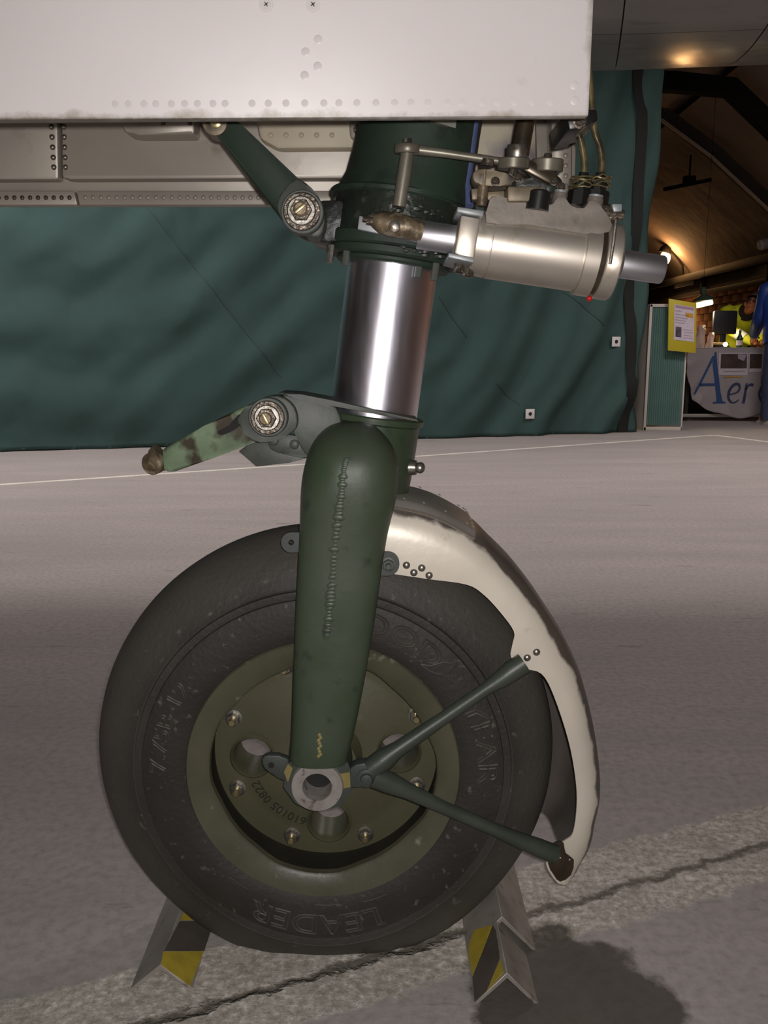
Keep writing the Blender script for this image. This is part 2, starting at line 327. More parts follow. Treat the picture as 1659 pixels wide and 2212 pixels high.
# ------------------------------------------------------------------ mesh helpers
def rootloc(o):
    while o.parent is not None: o = o.parent
    return Vector(o.location)
def finish(bm, smooth=True, ang=38):
    bmesh.ops.recalc_face_normals(bm, faces=bm.faces)
    lim = R(ang)
    for f in bm.faces: f.smooth = smooth
    for e in bm.edges:
        if len(e.link_faces) == 2:
            try: e.smooth = e.calc_face_angle() < lim
            except ValueError: e.smooth = False
def obj(name, bm, m, parent=None, smooth=True, origin=None, ang=38):
    """link the bmesh (in world metres) as one mesh object"""
    finish(bm, smooth, ang)
    if parent is not None: org = rootloc(parent)
    elif origin is not None: org = Vector(origin)
    else:
        xs = [v.co for v in bm.verts]
        org = Vector(((min(v.x for v in xs) + max(v.x for v in xs)) / 2, (min(v.y for v in xs) + max(v.y for v in xs)) / 2, min(v.z for v in xs)))
    bmesh.ops.translate(bm, vec=-org, verts=bm.verts)
    me = bpy.data.meshes.new(name); bm.to_mesh(me); bm.free()
    ms = m if isinstance(m, (list, tuple)) else [m]
    for q in ms: me.materials.append(M[q] if isinstance(q, str) else q)
    o = bpy.data.objects.new(name, me); col.objects.link(o)
    if parent is not None: o.parent = parent
    else: o.location = org
    return o
def tag(o, label, cat, group=None):
    o['label'] = label; o['category'] = cat
    if group: o['group'] = group
    return o
def thing(name, loc, label, cat, group=None):
    o = bpy.data.objects.new(name, None); col.objects.link(o); o.location = loc; o.empty_display_size = 0.05
    return tag(o, label, cat, group)
def struct(o):
    o['kind'] = 'structure'; return o
def nb(): return bmesh.new()
def basis(ax):
    ax = Vector(ax).normalized()
    t = Vector((0, 0, 1)) if abs(ax.z) < 0.9 else Vector((1, 0, 0))
    a = ax.cross(t).normalized(); b = ax.cross(a).normalized()
    return ax, a, b
def lathe(bm, o, ax, prof, seg=40, caps=True, mod=None):
    """prof: (distance along the axis, radius)"""
    ax, a, b = basis(ax); o = Vector(o); rings = []
    for k, (t, r) in enumerate(prof):
        ring = []
        for i in range(seg):
            th = 2 * math.pi * i / seg
            rr = r * (mod(k, th) if mod else 1.0)
            ring.append(bm.verts.new(o + ax * t + (a * math.cos(th) + b * math.sin(th)) * rr))
        rings.append(ring)
    for k in range(len(rings) - 1):
        for i in range(seg):
            j = (i + 1) % seg
            bm.faces.new((rings[k][i], rings[k][j], rings[k + 1][j], rings[k + 1][i]))
    if caps:
        bm.faces.new(rings[0][::-1]); bm.faces.new(rings[-1])
    return rings
def rod(bm, p, q, r, r2=None, seg=16):
    p = Vector(p); q = Vector(q); lathe(bm, p, q - p, [(0, r), ((q - p).length, r if r2 is None else r2)], seg)
def tube(bm, pts, rad, seg=12, caps=True, flat=None):
    pts = [Vector(p) for p in pts]; n = len(pts); rings = []
    pa = None
    for k, p in enumerate(pts):
        t = (pts[min(k + 1, n - 1)] - pts[max(k - 1, 0)]).normalized()
        if pa is None: _, a, b = basis(t)
        else:
            a = (pa - t * pa.dot(t)).normalized(); b = t.cross(a).normalized()
        pa = a
        r = rad[k] if isinstance(rad, (list, tuple)) else rad
        rings.append([bm.verts.new(p + (a * math.cos(2 * math.pi * i / seg) + b * math.sin(2 * math.pi * i / seg)) * r) for i in range(seg)])
    for k in range(n - 1):
        for i in range(seg):
            j = (i + 1) % seg
            bm.faces.new((rings[k][i], rings[k][j], rings[k + 1][j], rings[k + 1][i]))
    if caps: bm.faces.new(rings[0][::-1]); bm.faces.new(rings[-1])
    return rings
def prism(bm, pts, vec, bevel=0.0, seg=2):
    pts = [Vector(p) for p in pts]; vec = Vector(vec)
    a = [bm.verts.new(p) for p in pts]; b = [bm.verts.new(p + vec) for p in pts]
    n = len(pts)
    fs = [bm.faces.new(a), bm.faces.new(b[::-1])]
    for i in range(n):
        j = (i + 1) % n
        fs.append(bm.faces.new((a[j], a[i], b[i], b[j])))
    if bevel > 0:
        es = {e for f in fs for e in f.edges}
        bmesh.ops.bevel(bm, geom=list(es), offset=bevel, segments=seg, affect='EDGES', profile=0.5, clamp_overlap=True)
    return bm
def pprism(bm, px, Y0, Y1, bevel=0.0):
    """polygon given in pixels on the plane y = Y0, extruded to y = Y1"""
    return prism(bm, [P(u, v, Y0) for u, v in px], (0, Y1 - Y0, 0), bevel)
def box(bm, c, s, rot=None, bevel=0.0):
    c = Vector(c); hx, hy, hz = s[0] / 2, s[1] / 2, s[2] / 2
    m3 = rot if rot is not None else Matrix.Identity(3)
    pts = [c + m3 @ Vector((x, y, -hz)) for x, y in ((-hx, -hy), (hx, -hy), (hx, hy), (-hx, hy))]
    return prism(bm, pts, m3 @ Vector((0, 0, 2 * hz)), bevel)
def smooth_path(pts, n=4, closed=False):
    out = []; k = len(pts); rngk = k if closed else k - 1
    for i in range(rngk):
        if closed: p0, p1, p2, p3 = (pts[(i - 1) % k], pts[i], pts[(i + 1) % k], pts[(i + 2) % k])
        else: p0, p1, p2, p3 = (pts[max(i - 1, 0)], pts[i], pts[i + 1], pts[min(i + 2, k - 1)])
        for s in range(n):
            t = s / n
            out.append(tuple(0.5 * (2 * b + (c - a) * t + (2 * a - 5 * b + 4 * c - d) * t * t + (3 * b - a - 3 * c + d) * t ** 3) for a, b, c, d in zip(p0, p1, p2, p3)))
    if not closed: out.append(tuple(pts[-1]))
    return out
def circle_px(u, v, r, n=14, a0=0, a1=360):
    return [(u + r * math.cos(R(a0 + (a1 - a0) * i / n)), v + r * math.sin(R(a0 + (a1 - a0) * i / n))) for i in range(n)]
_dome = {}
def dome_mesh(r, h, m, seg=10):
    k = (round(r, 5), round(h, 5), m)
    if k in _dome: return _dome[k]
    bm = nb()
    lathe(bm, (0, 0, 0), (0, 0, 1), [(0, r), (h * 0.45, r * 0.88), (h * 0.82, r * 0.58), (h, r * 0.2)], seg)
    finish(bm); me = bpy.data.meshes.new('rivet'); bm.to_mesh(me); bm.free(); me.materials.append(M[m]); _dome[k] = me
    return me
def rivet(p, n, parent, r=0.0035, h=0.0016, m='door_inner', name='rivet'):
    o = bpy.data.objects.new(name, dome_mesh(r, h, m)); col.objects.link(o)
    o.parent = parent; o.location = Vector(p) - rootloc(parent)
    o.rotation_euler = Vector(n).to_track_quat('Z', 'Y').to_euler()
    return o
_nut = {}
def nut(p, n, parent, r=0.008, m='brass', name='bolt', wash='steel'):
    k = (round(r, 5), m, wash)
    if k not in _nut:
        bm = nb()
        lathe(bm, (0, 0, -0.1 * r), (0, 0, 1), [(0, r * 1.25), (r * 0.28, r * 1.25), (r * 0.32, r * 1.1)], 18)
        lathe(bm, (0, 0, r * 0.2), (0, 0, 1), [(0, r * 0.98), (r * 0.75, r * 0.98), (r * 0.85, r * 0.85)], 6)
        nf = len(bm.faces)
        lathe(bm, (0, 0, r), (0, 0, 1), [(0, r * 0.52), (r * 0.95, r * 0.52), (r * 1.08, r * 0.4)], 12)
        bm.faces.ensure_lookup_table()
        for i, f in enumerate(bm.faces): f.material_index = 1 if i >= nf else 0
        finish(bm); me = bpy.data.meshes.new(name); bm.to_mesh(me); bm.free()
        me.materials.append(M[wash]); me.materials.append(M[m]); _nut[k] = me
    o = bpy.data.objects.new(name, _nut[k]); col.objects.link(o); o.parent = parent
    o.location = Vector(p) - rootloc(parent); o.rotation_euler = Vector(n).to_track_quat('Z', 'Y').to_euler()
    return o
def grid(bm, f, nu, nv):
    vv = [[bm.verts.new(f(i / nu, j / nv)) for j in range(nv + 1)] for i in range(nu + 1)]
    for i in range(nu):
        for j in range(nv):
            bm.faces.new((vv[i][j], vv[i + 1][j], vv[i + 1][j + 1], vv[i][j + 1]))
    return vv
def ribbon(bm, pts, wid, n, thick=0.001):
    """flat strip of varying width along pts in a plane with normal n"""
    pts = [Vector(p) for p in pts]; n = Vector(n).normalized(); A = []; B = []
    for k, p in enumerate(pts):
        t = (pts[min(k + 1, len(pts) - 1)] - pts[max(k - 1, 0)]).normalized()
        s = t.cross(n).normalized(); w = wid[k] if isinstance(wid, (list, tuple)) else wid
        A.append(p - s * w / 2); B.append(p + s * w / 2)
    va = [bm.verts.new(p) for p in A]; vb = [bm.verts.new(p) for p in B]
    vc = [bm.verts.new(p + n * thick) for p in A]; vd = [bm.verts.new(p + n * thick) for p in B]
    for k in range(len(pts) - 1):
        bm.faces.new((va[k], va[k + 1], vb[k + 1], vb[k])); bm.faces.new((vc[k], vd[k], vd[k + 1], vc[k + 1]))
        bm.faces.new((va[k], vc[k], vc[k + 1], va[k + 1])); bm.faces.new((vb[k], vb[k + 1], vd[k + 1], vd[k]))
    bm.faces.new((va[0], vb[0], vd[0], vc[0])); bm.faces.new((va[-1], vc[-1], vd[-1], vb[-1]))

def text_points(body, size, outline=True, bev=0.0006):
    c = bpy.data.curves.new('lettering', 'FONT'); c.body = body; c.size = size
    c.resolution_u = 3
    if outline:
        c.fill_mode = 'NONE'; c.bevel_depth = bev; c.bevel_resolution = 0
    else: c.extrude = bev
    o = bpy.data.objects.new('lettering', c); col.objects.link(o)
    bpy.context.view_layer.update()
    dg = bpy.context.evaluated_depsgraph_get()
    me = bpy.data.meshes.new_from_object(o.evaluated_get(dg))
    bpy.data.objects.remove(o); bpy.data.curves.remove(c)
    return me
def text_mapped(body, size, fn, parent, m, name='lettering', outline=True, bev=0.0006):
    me = text_points(body, size, outline, bev)
    bm = nb(); bm.from_mesh(me); bpy.data.meshes.remove(me)
    xs = [v.co.x for v in bm.verts]; w = max(xs) - min(xs); x0 = min(xs)
    for v in bm.verts: v.co = fn(v.co.x - x0 - w / 2, v.co.y, v.co.z, w)
    return obj(name, bm, m, parent)

# ================================================================== THE HALL
bm = nb(); prism(bm, [(-9, -4, -0.2), (6, -4, -0.2), (6, 19, -0.2), (-9, 19, -0.2)], (0, 0, 0.2))
floor = struct(obj('floor', bm, 'floor', origin=(0, 0, 0)))
# painted guide line with its corner
c0 = PF(-300, 1066); c0b = PF(0, 1047); c1 = PF(660, 1003); c2 = PF(1543, 940); c3 = PF(1900, 985)
bm = nb()
ribbon(bm, [Vector((p.x, p.y, 0.0)) for p in (c0, c0b, c1, c2)], 0.05, (0, 0, 1), 0.0012)
struct(obj('trim_1', bm, 'paint_line', origin=(0, 0, 0)))
bm = nb(); ribbon(bm, [Vector((p.x, p.y, 0.0)) for p in (c2, c3)], 0.06, (0, 0, 1), 0.0016)
struct(obj('trim_2', bm, 'paint_line', origin=(0, 0, 0)))
def wallbox(name, a, b, m='wall_dark'):
    bm = nb(); a = Vector(a); b = Vector(b); box(bm, (a + b) / 2, b - a)
    return struct(obj(name, bm, m, origin=(0, 0, 0)))
wall_right = wallbox('wall_right', (5.3, -4, 0), (5.5, 19, 1.95), 'mortar')
wallbox('wall_back', (-9, 18.8, 0), (6, 19, 4.2))
wallbox('wall_left', (-9.2, -4, 0), (-9, 19, 4.2))
wallbox('wall_front', (-9, -4.2, 0), (6, -4, 4.2))
# polygonal vault: flat crown, slope, springing on the right wall
VP = [(-9.0, 3.62), (2.9, 3.62), (3.5, 3.5), (4.2, 2.98), (4.85, 2.42), (5.32, 1.95)]
VPS = smooth_path(VP, 5)
bm = nb()
vv = [[bm.verts.new((x, y, z)) for y in (-4, 19)] for x, z in VPS]
v2 = [[bm.verts.new((x + 0.1, y, z + 0.25)) for y in (-4, 19)] for x, z in VPS]
for i in range(len(VPS) - 1):
    bm.faces.new((vv[i][0], vv[i][1], vv[i + 1][1], vv[i + 1][0]))
    bm.faces.new((v2[i][0], v2[i + 1][0], v2[i + 1][1], v2[i][1]))
struct(obj('ceiling', bm, 'vault', origin=(0, 0, 0)))
# bricks of the right wall, as far as they can be told apart
bm = nb(); box(bm, (0, 0, 0), (0.03, 0.36, 0.105), None, 0.004); finish(bm)
bme = bpy.data.meshes.new('brick'); bm.to_mesh(bme); bm.free(); bme.materials.append(M['brick'])
for k in range(13):
    for j in range(23):
        y = 7.5 + j * 0.38 + (0.19 if k % 2 else 0)
        if y > 16.2: continue
        o = bpy.data.objects.new('brick', bme); col.objects.link(o); o.parent = wall_right
        o.location = Vector((5.297, y, 0.36 + k * 0.118))

def rib(name, prof, y, w, dpt, m, label):
    """steel arch rib following the vault: a bar w wide along y and dpt deep"""
    pts = prof; bm = nb(); rows = []
    for k, (x, z) in enumerate(pts):
        a = Vector(pts[max(k - 1, 0)]); b = Vector(pts[min(k + 1, len(pts) - 1)]); t = (b - a).normalized(); n = Vector((t.y, -t.x))
        if n.y > 0: n = -n
        rows.append([bm.verts.new((x, y, z)), bm.verts.new((x + n.x * dpt, y, z + n.y * dpt)), bm.verts.new((x + n.x * dpt, y + w, z + n.y * dpt)), bm.verts.new((x, y + w, z))])
    for k in range(len(rows) - 1):
        for i in range(4):
            j = (i + 1) % 4; bm.faces.new((rows[k][i], rows[k][j], rows[k + 1][j], rows[k + 1][i]))
    bm.faces.new(rows[0]); bm.faces.new(rows[-1][::-1])
    o = obj(name, bm, m, None, True, origin=(4.2, y, 2.9)); return tag(o, label, 'roof rib') if label else o
off = [(x - 0.03, z - 0.03) for x, z in VPS if x > 1.5] 
rib('roof_rib', [(1.6, 3.46), (2.87, 3.42), (3.45, 3.36), (4.05, 2.86), (4.7, 2.33), (5.2, 1.97)], 9.0, 0.14, 0.17, 'beam_black', 'wide black steel arch rib under the vault above the desk')
r2 = [(2.6, 3.58), (3.3, 3.5), (3.9, 3.1), (4.6, 2.52), (5.22, 1.97)]
rib('roof_rib', r2, 10.6, 0.12, 0.14, 'beam_brown', 'slim brown arch rib behind the wide black rib')
rib('roof_rib', [(x - 0.08, z - 0.12) for x, z in r2], 10.56, 0.03, 0.03, 'beam_pale', 'thin pale edge rib beside the slim brown rib')
# long ledge where the vault springs from the wall
led = thing('wall_ledge', (5.1, 12, 1.75), 'long dark horizontal ledge with brackets along the brick wall', 'ledge')
bm = nb(); box(bm, (5.13, 11.9, 1.95), (0.34, 12.0, 0.10), None, 0.01); obj('top_rail', bm, 'beam_brown', led)
bm = nb(); box(bm, (5.19, 11.9, 1.80), (0.22, 12.0, 0.18), None, 0.01); obj('duct', bm, 'duct', led)
bm = nb(); box(bm, (5.17, 11.9, 1.68), (0.24, 12.0, 0.05), None, 0.01); obj('lower_rail', bm, 'beam_brown', led)
for y in (9.2, 11.6, 14.0):
    bm = nb(); box(bm, (5.05, y, 1.82), (0.06, 0.10, 0.34), None, 0.008); obj('bracket', bm, 'beam_black', led)
bm = nb(); box(bm, (5.05, 14.9, 1.86), (0.02, 0.9, 0.06)); obj('label_strip', bm, 'lamp_white', led)
# warm wall lamp
wl = thing('wall_lamp', (5.0, 15.0, 2.0), 'glowing warm bulb on a curved dark arm above the ledge', 'lamp')
lp = P(1437, 557, 15.0)
bm = nb(); bmesh.ops.create_uvsphere(bm, u_segments=14, v_segments=10, radius=0.085); bmesh.ops.scale(bm, vec=(1, 1, 1.35), verts=bm.verts); bmesh.ops.translate(bm, vec=lp, verts=bm.verts); obj('bulb', bm, 'glow_warm', wl)
bm = nb(); tube(bm, [(lp.x + 0.32, 15.0, 2.0), (lp.x + 0.30, 15.0, 2.18), (lp.x + 0.2, 15.0, 2.30), (lp.x + 0.03, 15.0, lp.z + 0.16)], 0.02, 8); obj('arm', bm, 'beam_black', wl)
bm = nb(); lathe(bm, lp + Vector((-0.02, 0, 0.08)), (0.3, 0, 1), [(0, 0.10), (0.08, 0.09), (0.13, 0.04)], 14); obj('socket', bm, 'beam_black', wl)
light('wall_lamp_light', 'POINT', (lp.x, lp.y - 0.16, lp.z), 24.0, (1.0, 0.52, 0.20), 0.10)
wl2 = thing('wall_lamp', (5.2, 15.2, 1.2), 'low warm bulb on the brick wall behind the partition screen', 'lamp')
bm = nb(); bmesh.ops.create_uvsphere(bm, u_segments=12, v_segments=8, radius=0.06, matrix=Matrix.Translation((5.08, 15.2, 1.16))); obj('bulb', bm, 'glow_warm', wl2)
bm = nb(); rod(bm, (5.08, 15.2, 1.2), (5.29, 15.2, 1.26), 0.025, seg=10); obj('arm', bm, 'beam_black', wl2)
light('wall_lamp_light', 'POINT', (4.97, 15.15, 1.18), 6.0, (1.0, 0.50, 0.20), 0.08)
# unlit tube fixture hanging under the vault
tf = thing('tube_fixture', P(1490, 395, 11.2), 'unlit dark tube light fixture hanging below the vault', 'lamp')
a = P(1434, 409, 11.2); b = P(1536, 388, 11.2)
bm = nb(); tube(bm, [a, b], 0.024, 8); obj('tube', bm, 'beam_black', tf)
bm = nb(); box(bm, (a + b) / 2 + Vector((0.02, 0, 0.055)), (0.14, 0.10, 0.09), None, 0.01); obj('gear_box', bm, 'beam_black', tf)
bm = nb(); rod(bm, (a + b) / 2 + Vector((0.02, 0, 0.1)), (a.x * .5 + b.x * .5 + 0.02, 11.2, 3.12), 0.012, seg=8); obj('stem', bm, 'beam_black', tf)
# white cowl on the wall at right
cw = thing('wall_cowl', P(1645, 525, 11.3), 'small pale round fitting on the vault above the ledge', 'fitting')
q = P(1645, 527, 11.3); q = Vector((q.x, q.y, q.z))
bm = nb(); lathe(bm, q + Vector((0.10, 0, 0.02)), (-1, -0.3, -0.3), [(0, 0.05), (0.06, 0.07), (0.14, 0.065), (0.16, 0.04)], 14); obj('shade', bm, 'lamp_white', cw)
bm = nb(); rod(bm, q + Vector((0.05, 0, 0.02)), q + Vector((0.25, 0.02, 0.1)), 0.03, seg=10); obj('stem', bm, 'beam_brown', cw)
# hall lamp housings
for p in HALL_LAMPS:
    h = thing('ceiling_lamp', (p[0], p[1], 3.4), 'long unseen strip lamp on the hall ceiling', 'lamp', 'hall strip lamps')
    bm = nb(); box(bm, (p[0], p[1], 3.52), (1.3, 0.56, 0.2), None, 0.01); obj('housing', bm, 'lamp_white', h)
    bm = nb(); box(bm, (p[0], p[1], 3.405), (1.22, 0.5, 0.03), None, 0.008); obj('diffuser', bm, 'glow_hall', h)

# ------------------------------------------------------------------ curtain
CA = Vector((-2.8, 6.22)); CB = Vector((2.30, 7.84)); cdir = (CB - CA).normalized(); cnor = Vector((cdir.y, -cdir.x))  # towards the camera
CLEN = (CB - CA).length
CH = 3.42
def curtain_pt(s, z, lift=0.0):
    """s metres along the hem from CA, z height"""
    k = min(1.0, max(0.0, (s - 3.1) / 1.2))
    # sagging swags on the wide left cloth, hanging folds on the right
    cx, cz = 0.55, 2.15
    r = math.hypot((s - cx) * 0.82, z - cz)
    sw = 0.020 * math.sin(r * 11.0 + 1.6 * noise.noise(Vector((s * 1.1, z * 1.1, 3.0)))) * min(1, max(0, (2.6 - abs(s - 0.6)) / 1.2)) * (0.5 + 0.5 * min(1, r))
    sw += 0.011 * math.sin((s * 0.75 - z * 0.9) * 17.0 + 2 * noise.noise(Vector((s * 2, z * 2, 0)))) * (0.4 + 0.6 * max(0, min(1, (s - 0.2) / 1.5)))
    sl = s - 0.38 * max(0.0, z - 0.15) + 0.28 * (max(0.0, 1.0 - z)) ** 2
    hg = 0.045 * math.sin(sl * 8.6 + 0.8) + 0.02 * math.sin(sl * 19.0 + 2.0) + 0.03 * noise.noise(Vector((s * 2.5, z * 0.8, 7)))
    d = sw * (1 - k) + hg * k
    d += 0.03 * noise.noise(Vector((s * 0.9, z * 0.9, 1.5))) + 0.006 * noise.noise(Vector((s * 9, z * 9, 5)))
    d += 0.05 * max(0.0, 0.25 - z) * math.sin(s * 14 + 3)
    q = CA + cdir * s + cnor * (d + lift)
    return Vector((q.x, q.y, max(0.004, z + 0.012 * math.sin(s * 7) * max(0, 0.3 - z))))
cur = thing('curtain', (0, 7.1, 0), 'tall dark green cloth curtain hanging in folds to the floor', 'curtain')
bm = nb()
S0, S1 = -4.2, CLEN
def cf(a, b):
    z = 0.006 + b * CH
    end = S1 + 0.03 - 0.09 * math.exp(-((z - 0.55) / 0.35) ** 2) + 0.02 * z
    s = S0 + (end - S0) * a
    return curtain_pt(s, z)
grid(bm, cf, 300, 110)
r_ = bmesh.ops.solidify(bm, geom=bm.faces[:], thickness=0.006)
obj('cloth', bm, 'curtain', cur, ang=80)
bm = nb(); a = curtain_pt(S0, CH); b = curtain_pt(S1, CH)
rod(bm, (a.x, a.y, CH + 0.02), (b.x, b.y, CH + 0.02), 0.025, seg=10); obj('rail', bm, 'beam_black', cur)
for s in (-3.5, -1.0, 1.5, 4.0):
    q = CA + cdir * s
    bm = nb(); rod(bm, (q.x, q.y, CH), (q.x, q.y, 3.63), 0.012, seg=8); obj('rail_hanger', bm, 'beam_black', cur)
def curtain_sz(u, v):
    n3 = Vector((cnor.x, cnor.y, 0)); q = on_plane(u, v, (CA.x, CA.y, 0), n3)
    return (Vector((q.x, q.y)) - CA).dot(cdir), q.z
def seam(px, w=0.010, m='curtain_seam', name='seam', lift=0.004, n=40):
    (u0, v0), (u1, v1) = px
    bm = nb(); pts = []
    s0, z0 = curtain_sz(u0, v0); s1, z1 = curtain_sz(u1, v1)
    for i in range(n + 1):
        t = i / n; pts.append(curtain_pt(s0 + (s1 - s0) * t, z0 + (z1 - z0) * t, lift))
    ribbon(bm, pts, w, (cnor.x, cnor.y, 0), 0.0015); return obj(name, bm, m, cur)
seam(((318, 446), (610, 815)))
seam(((945, 640), (1010, 730)), 0.010)
seam(((1070, 828), (1122, 874)), 0.010)
seam(((1220, 628), (1300, 705)), 0.010)
# dark vertical binding on the right-hand drop
s0, z0 = curtain_sz(1352, 880); bm = nb()
ribbon(bm, [curtain_pt(s0 + 0.01 * math.sin(z * 3), z, 0.012) for z in [0.01 + 3.3 * i / 60 for i in range(61)]], 0.105, (cnor.x, cnor.y, 0), 0.004)
obj('binding_band', bm, 'curtain_band', cur)
for u, v in ((1331, 738), (1140, 893)):
    s, z = curtain_sz(u, v); q = curtain_pt(s, z, 0.022)
    n3 = Vector((cnor.x, cnor.y, 0)); m3 = Matrix((Vector((cdir.x, cdir.y, 0)), n3, Vector((0, 0, 1)))).transposed()
    bm = nb(); box(bm, q, (0.085, 0.006, 0.085), m3, 0.002); pt = obj('eyelet_patch', bm, 'white_patch', cur); pt['label'] = 'white square eyelet patch'
    bm = nb(); lathe(bm, q + n3 * 0.002, n3, [(0, 0.016), (0.004, 0.016)], 12); obj('eyelet', bm, 'gap_dark', pt)

# ================================================================== THE AIRCRAFT
Y0 = 0.975                       # wheel centre plane
WX = P(692, 1665, 0.90).x        # axle position
WZ = 0.240
air = thing('aircraft', (WX, Y0, 0), 'jet aircraft nose on a dark green single-wheel nose landing gear with white gear door', 'aircraft')

# ---- belly panels above
def bellyz(x, y):
    z = 1.325 + 0.035 * max(0, x - 0.5)
    if y > 1.7: z += 0.2 * (y - 1.7) ** 2
    return z
belly = None
def belly_panel(x0, x1, y0, y1, lift=0.0, m='belly', par=None, name='belly_panel', nx=6, ny=14):
    bm = nb()
    def f(a, b):
        y = y0 + (y1 - y0) * b; x = x0 + (x1 - x0) * a
        sh = 0.23 * max(0.0, y - 1.2) if name == 'belly_panel' else 0.0
        if x0 > 0.1: x += sh
        elif x1 > 0.1: x += a * sh
        return Vector((x, y, bellyz(x, y) + lift))
    grid(bm, f, nx, ny)
    bmesh.ops.solidify(bm, geom=bm.faces[:], thickness=0.004)
    return obj(name, bm, m, par, ang=50)
belly = belly_panel(-1.6, 2.9, -1.0, 2.62, 0.012, 'gap_dark', air, 'fuselage_belly', 24, 30)
xs = [-1.6, -0.6, 0.322, 0.609, 1.5, 2.4]; ys = [-1.0, 0.4, 1.2, 1.86, 2.62]
for i in range(len(xs) - 1):
    for j in range(len(ys) - 1):
        belly_panel(xs[i] + 0.0014, xs[i + 1] - 0.0014, ys[j] + 0.0012, ys[j + 1] - 0.0012, 0.0, 'belly', belly)
# ---- near gear door
DY = 0.75
bm = nb()
pa = P(1272, 250, DY); pb = P(0, 262, DY)
zb0 = pb.z - 0.004; dl = -1.05
prism(bm, [(pa.x, DY, pa.z), (pa.x + 0.002, DY, 1.33), (dl, DY, 1.33), (dl, DY, zb0)], (0, 0.012, 0), 0.0015)
ndoor = obj('gear_door', bm, 'door_white', air); ndoor['label'] = 'flat off-white gear door with flush rivets and screws'
bm = nb(); prism(bm, [(pa.x - 0.02, DY + 0.012, pa.z + 0.015), (pa.x - 0.02, DY + 0.012, 1.32), (dl + 0.02, DY + 0.012, 1.32), (dl + 0.02, DY + 0.012, zb0 + 0.015)], (0, 0.008, 0), 0.002)
obj('inner_skin', bm, 'door_inner', ndoor)
def screw(u, v, r=15):
    p = P(u, v, DY); k = mpp(u, v, DY)
    bm = nb(); lathe(bm, p + Vector((0, 0.0005, 0)), (0, -1, 0), [(0, r * k), (0.0009, r * k), (0.0009, r * k * 0.82), (0.0003, r * k * 0.78), (0.0003, r * k * 0.70), (0.0010, r * k * 0.64)], 20)
    s = obj('screw', bm, 'door_white', ndoor)
    bm = nb()
    for a in (35, 125):
        d = Vector((math.cos(R(a)), 0, math.sin(R(a)))); n = Vector((-d.z, 0, d.x))
        L_, w_ = r * k * 0.34, r * k * 0.085; c = p + Vector((0, -0.0008, 0))
        prism(bm, [c - d * L_ - n * w_, c + d * L_ - n * w_, c + d * L_ + n * w_, c - d * L_ + n * w_], (0, -0.0003, 0))
    obj('cross_slot', bm, 'alu_cast', s)
screw(575, 10, 16); screw(676, 10, 16)
for u, v in ((687, 85), (660, 112), (686, 143), (658, 163), (1241, 184), (1241, 217)):
    rivet(P(u, v, DY), (0, -1, 0), ndoor, mpp(u, v, DY) * 9.5, 0.00035, 'door_rivet')
for u in list(range(250, 520, 30)) + list(range(545, 1220, 38)):
    rivet(P(u + random.uniform(-4, 4), 226 - (u / 1272) * 6, DY), (0, -1, 0), ndoor, mpp(u, 226, DY) * 8.0, 0.00013, 'door_rivet')
# ---- far gear door seen from its inner side
FY = 1.17
bm = nb()
fz = P(300, 444, FY).z; fxr = P(1242, 380, FY).x
prism(bm, [(-1.0, FY, fz), (fxr, FY, fz), (fxr, FY, 1.33), (-1.0, FY, 1.33)], (0, 0.014, 0), 0.001)
fdoor = obj('gear_door', bm, 'door_inner', air); fdoor['label'] = 'inner side of the far gear door, riveted bare metal'
def fpanel(px, y0, m='door_inner', bev=0.004, name='inner_panel'):
    bm = nb(); prism(bm, [P(u, v, y0) for u, v in px], (0, FY - y0, 0), bev); return obj(name, bm, m, fdoor)
fpanel([(-520, 0), (121, 0), (126, 388), (-520, 390)], FY - 0.022)
fpanel([(129, 0), (1000, 0), (1000, 385), (152, 388), (133, 384)], FY - 0.022)
fpanel([(-520, 412), (160, 412), (167, 443), (-520, 444)], FY - 0.012, name='edge_strip', bev=0.002)
fpanel([(164, 412), (1010, 411), (1010, 443), (171, 443)], FY - 0.012, name='edge_strip', bev=0.002)
fpanel([(262, 0), (420, 0), (420, 290), (300, 291), (272, 287), (263, 275)], FY - 0.055, 'door_inner', 0.008, 'stiffener')
fpanel([(505, 0), (790, 0), (790, 320), (600, 322), (560, 300)], FY - 0.04, 'inner_yellow', 0.006, 'stiffener')
fpanel([(752, 240), (782, 240), (788, 300), (775, 305), (756, 296)], FY - 0.05, 'door_inner', 0.003, 'hinge_plate')
nut(P(774, 280, FY - 0.05), (0, -1, 0), fdoor, 0.005, 'dirty_nut', 'bolt', 'dirty_nut')
fpanel([(1010, 0), (1155, 0), (1165, 430), (1010, 430)], FY - 0.03, 'inner_yellow', 0.01)
fpanel([(1186, 0), (1240, 0), (1238, 425), (1190, 425)], FY - 0.03, 'door_inner', 0.008, 'edge_strip')
for v in (274, 296, 318, 340, 361):
    rivet(P(111 + (v - 274) * 0.06, v, FY - 0.022), (0, -1, 0), fdoor, 0.0036, 0.003, 'steel'); rivet(P(138 + (v - 274) * 0.04, v, FY - 0.022), (0, -1, 0), fdoor, 0.0036, 0.003, 'steel')
for u in range(-20, 620, 17):
    if 155 < u < 178: continue
    rivet(P(u, 427, FY - 0.012), (0, -1, 0), fdoor, 0.003, 0.002, 'dirty_nut' if u < 180 else 'door_inner')
for u in range(585, 745, 33): rivet(P(u, 292, FY - 0.04), (0, -1, 0), fdoor, 0.0034, 0.002, 'inner_yellow')
for v in range(270, 420, 22): rivet(P(1222, v, FY - 0.03), (0, -1, 0), fdoor, 0.0034, 0.002, 'door_inner')
for u in (352, 410): rivet(P(u, 266, FY - 0.055), (0, -1, 0), fdoor, 0.003, 0.002, 'dirty_nut')

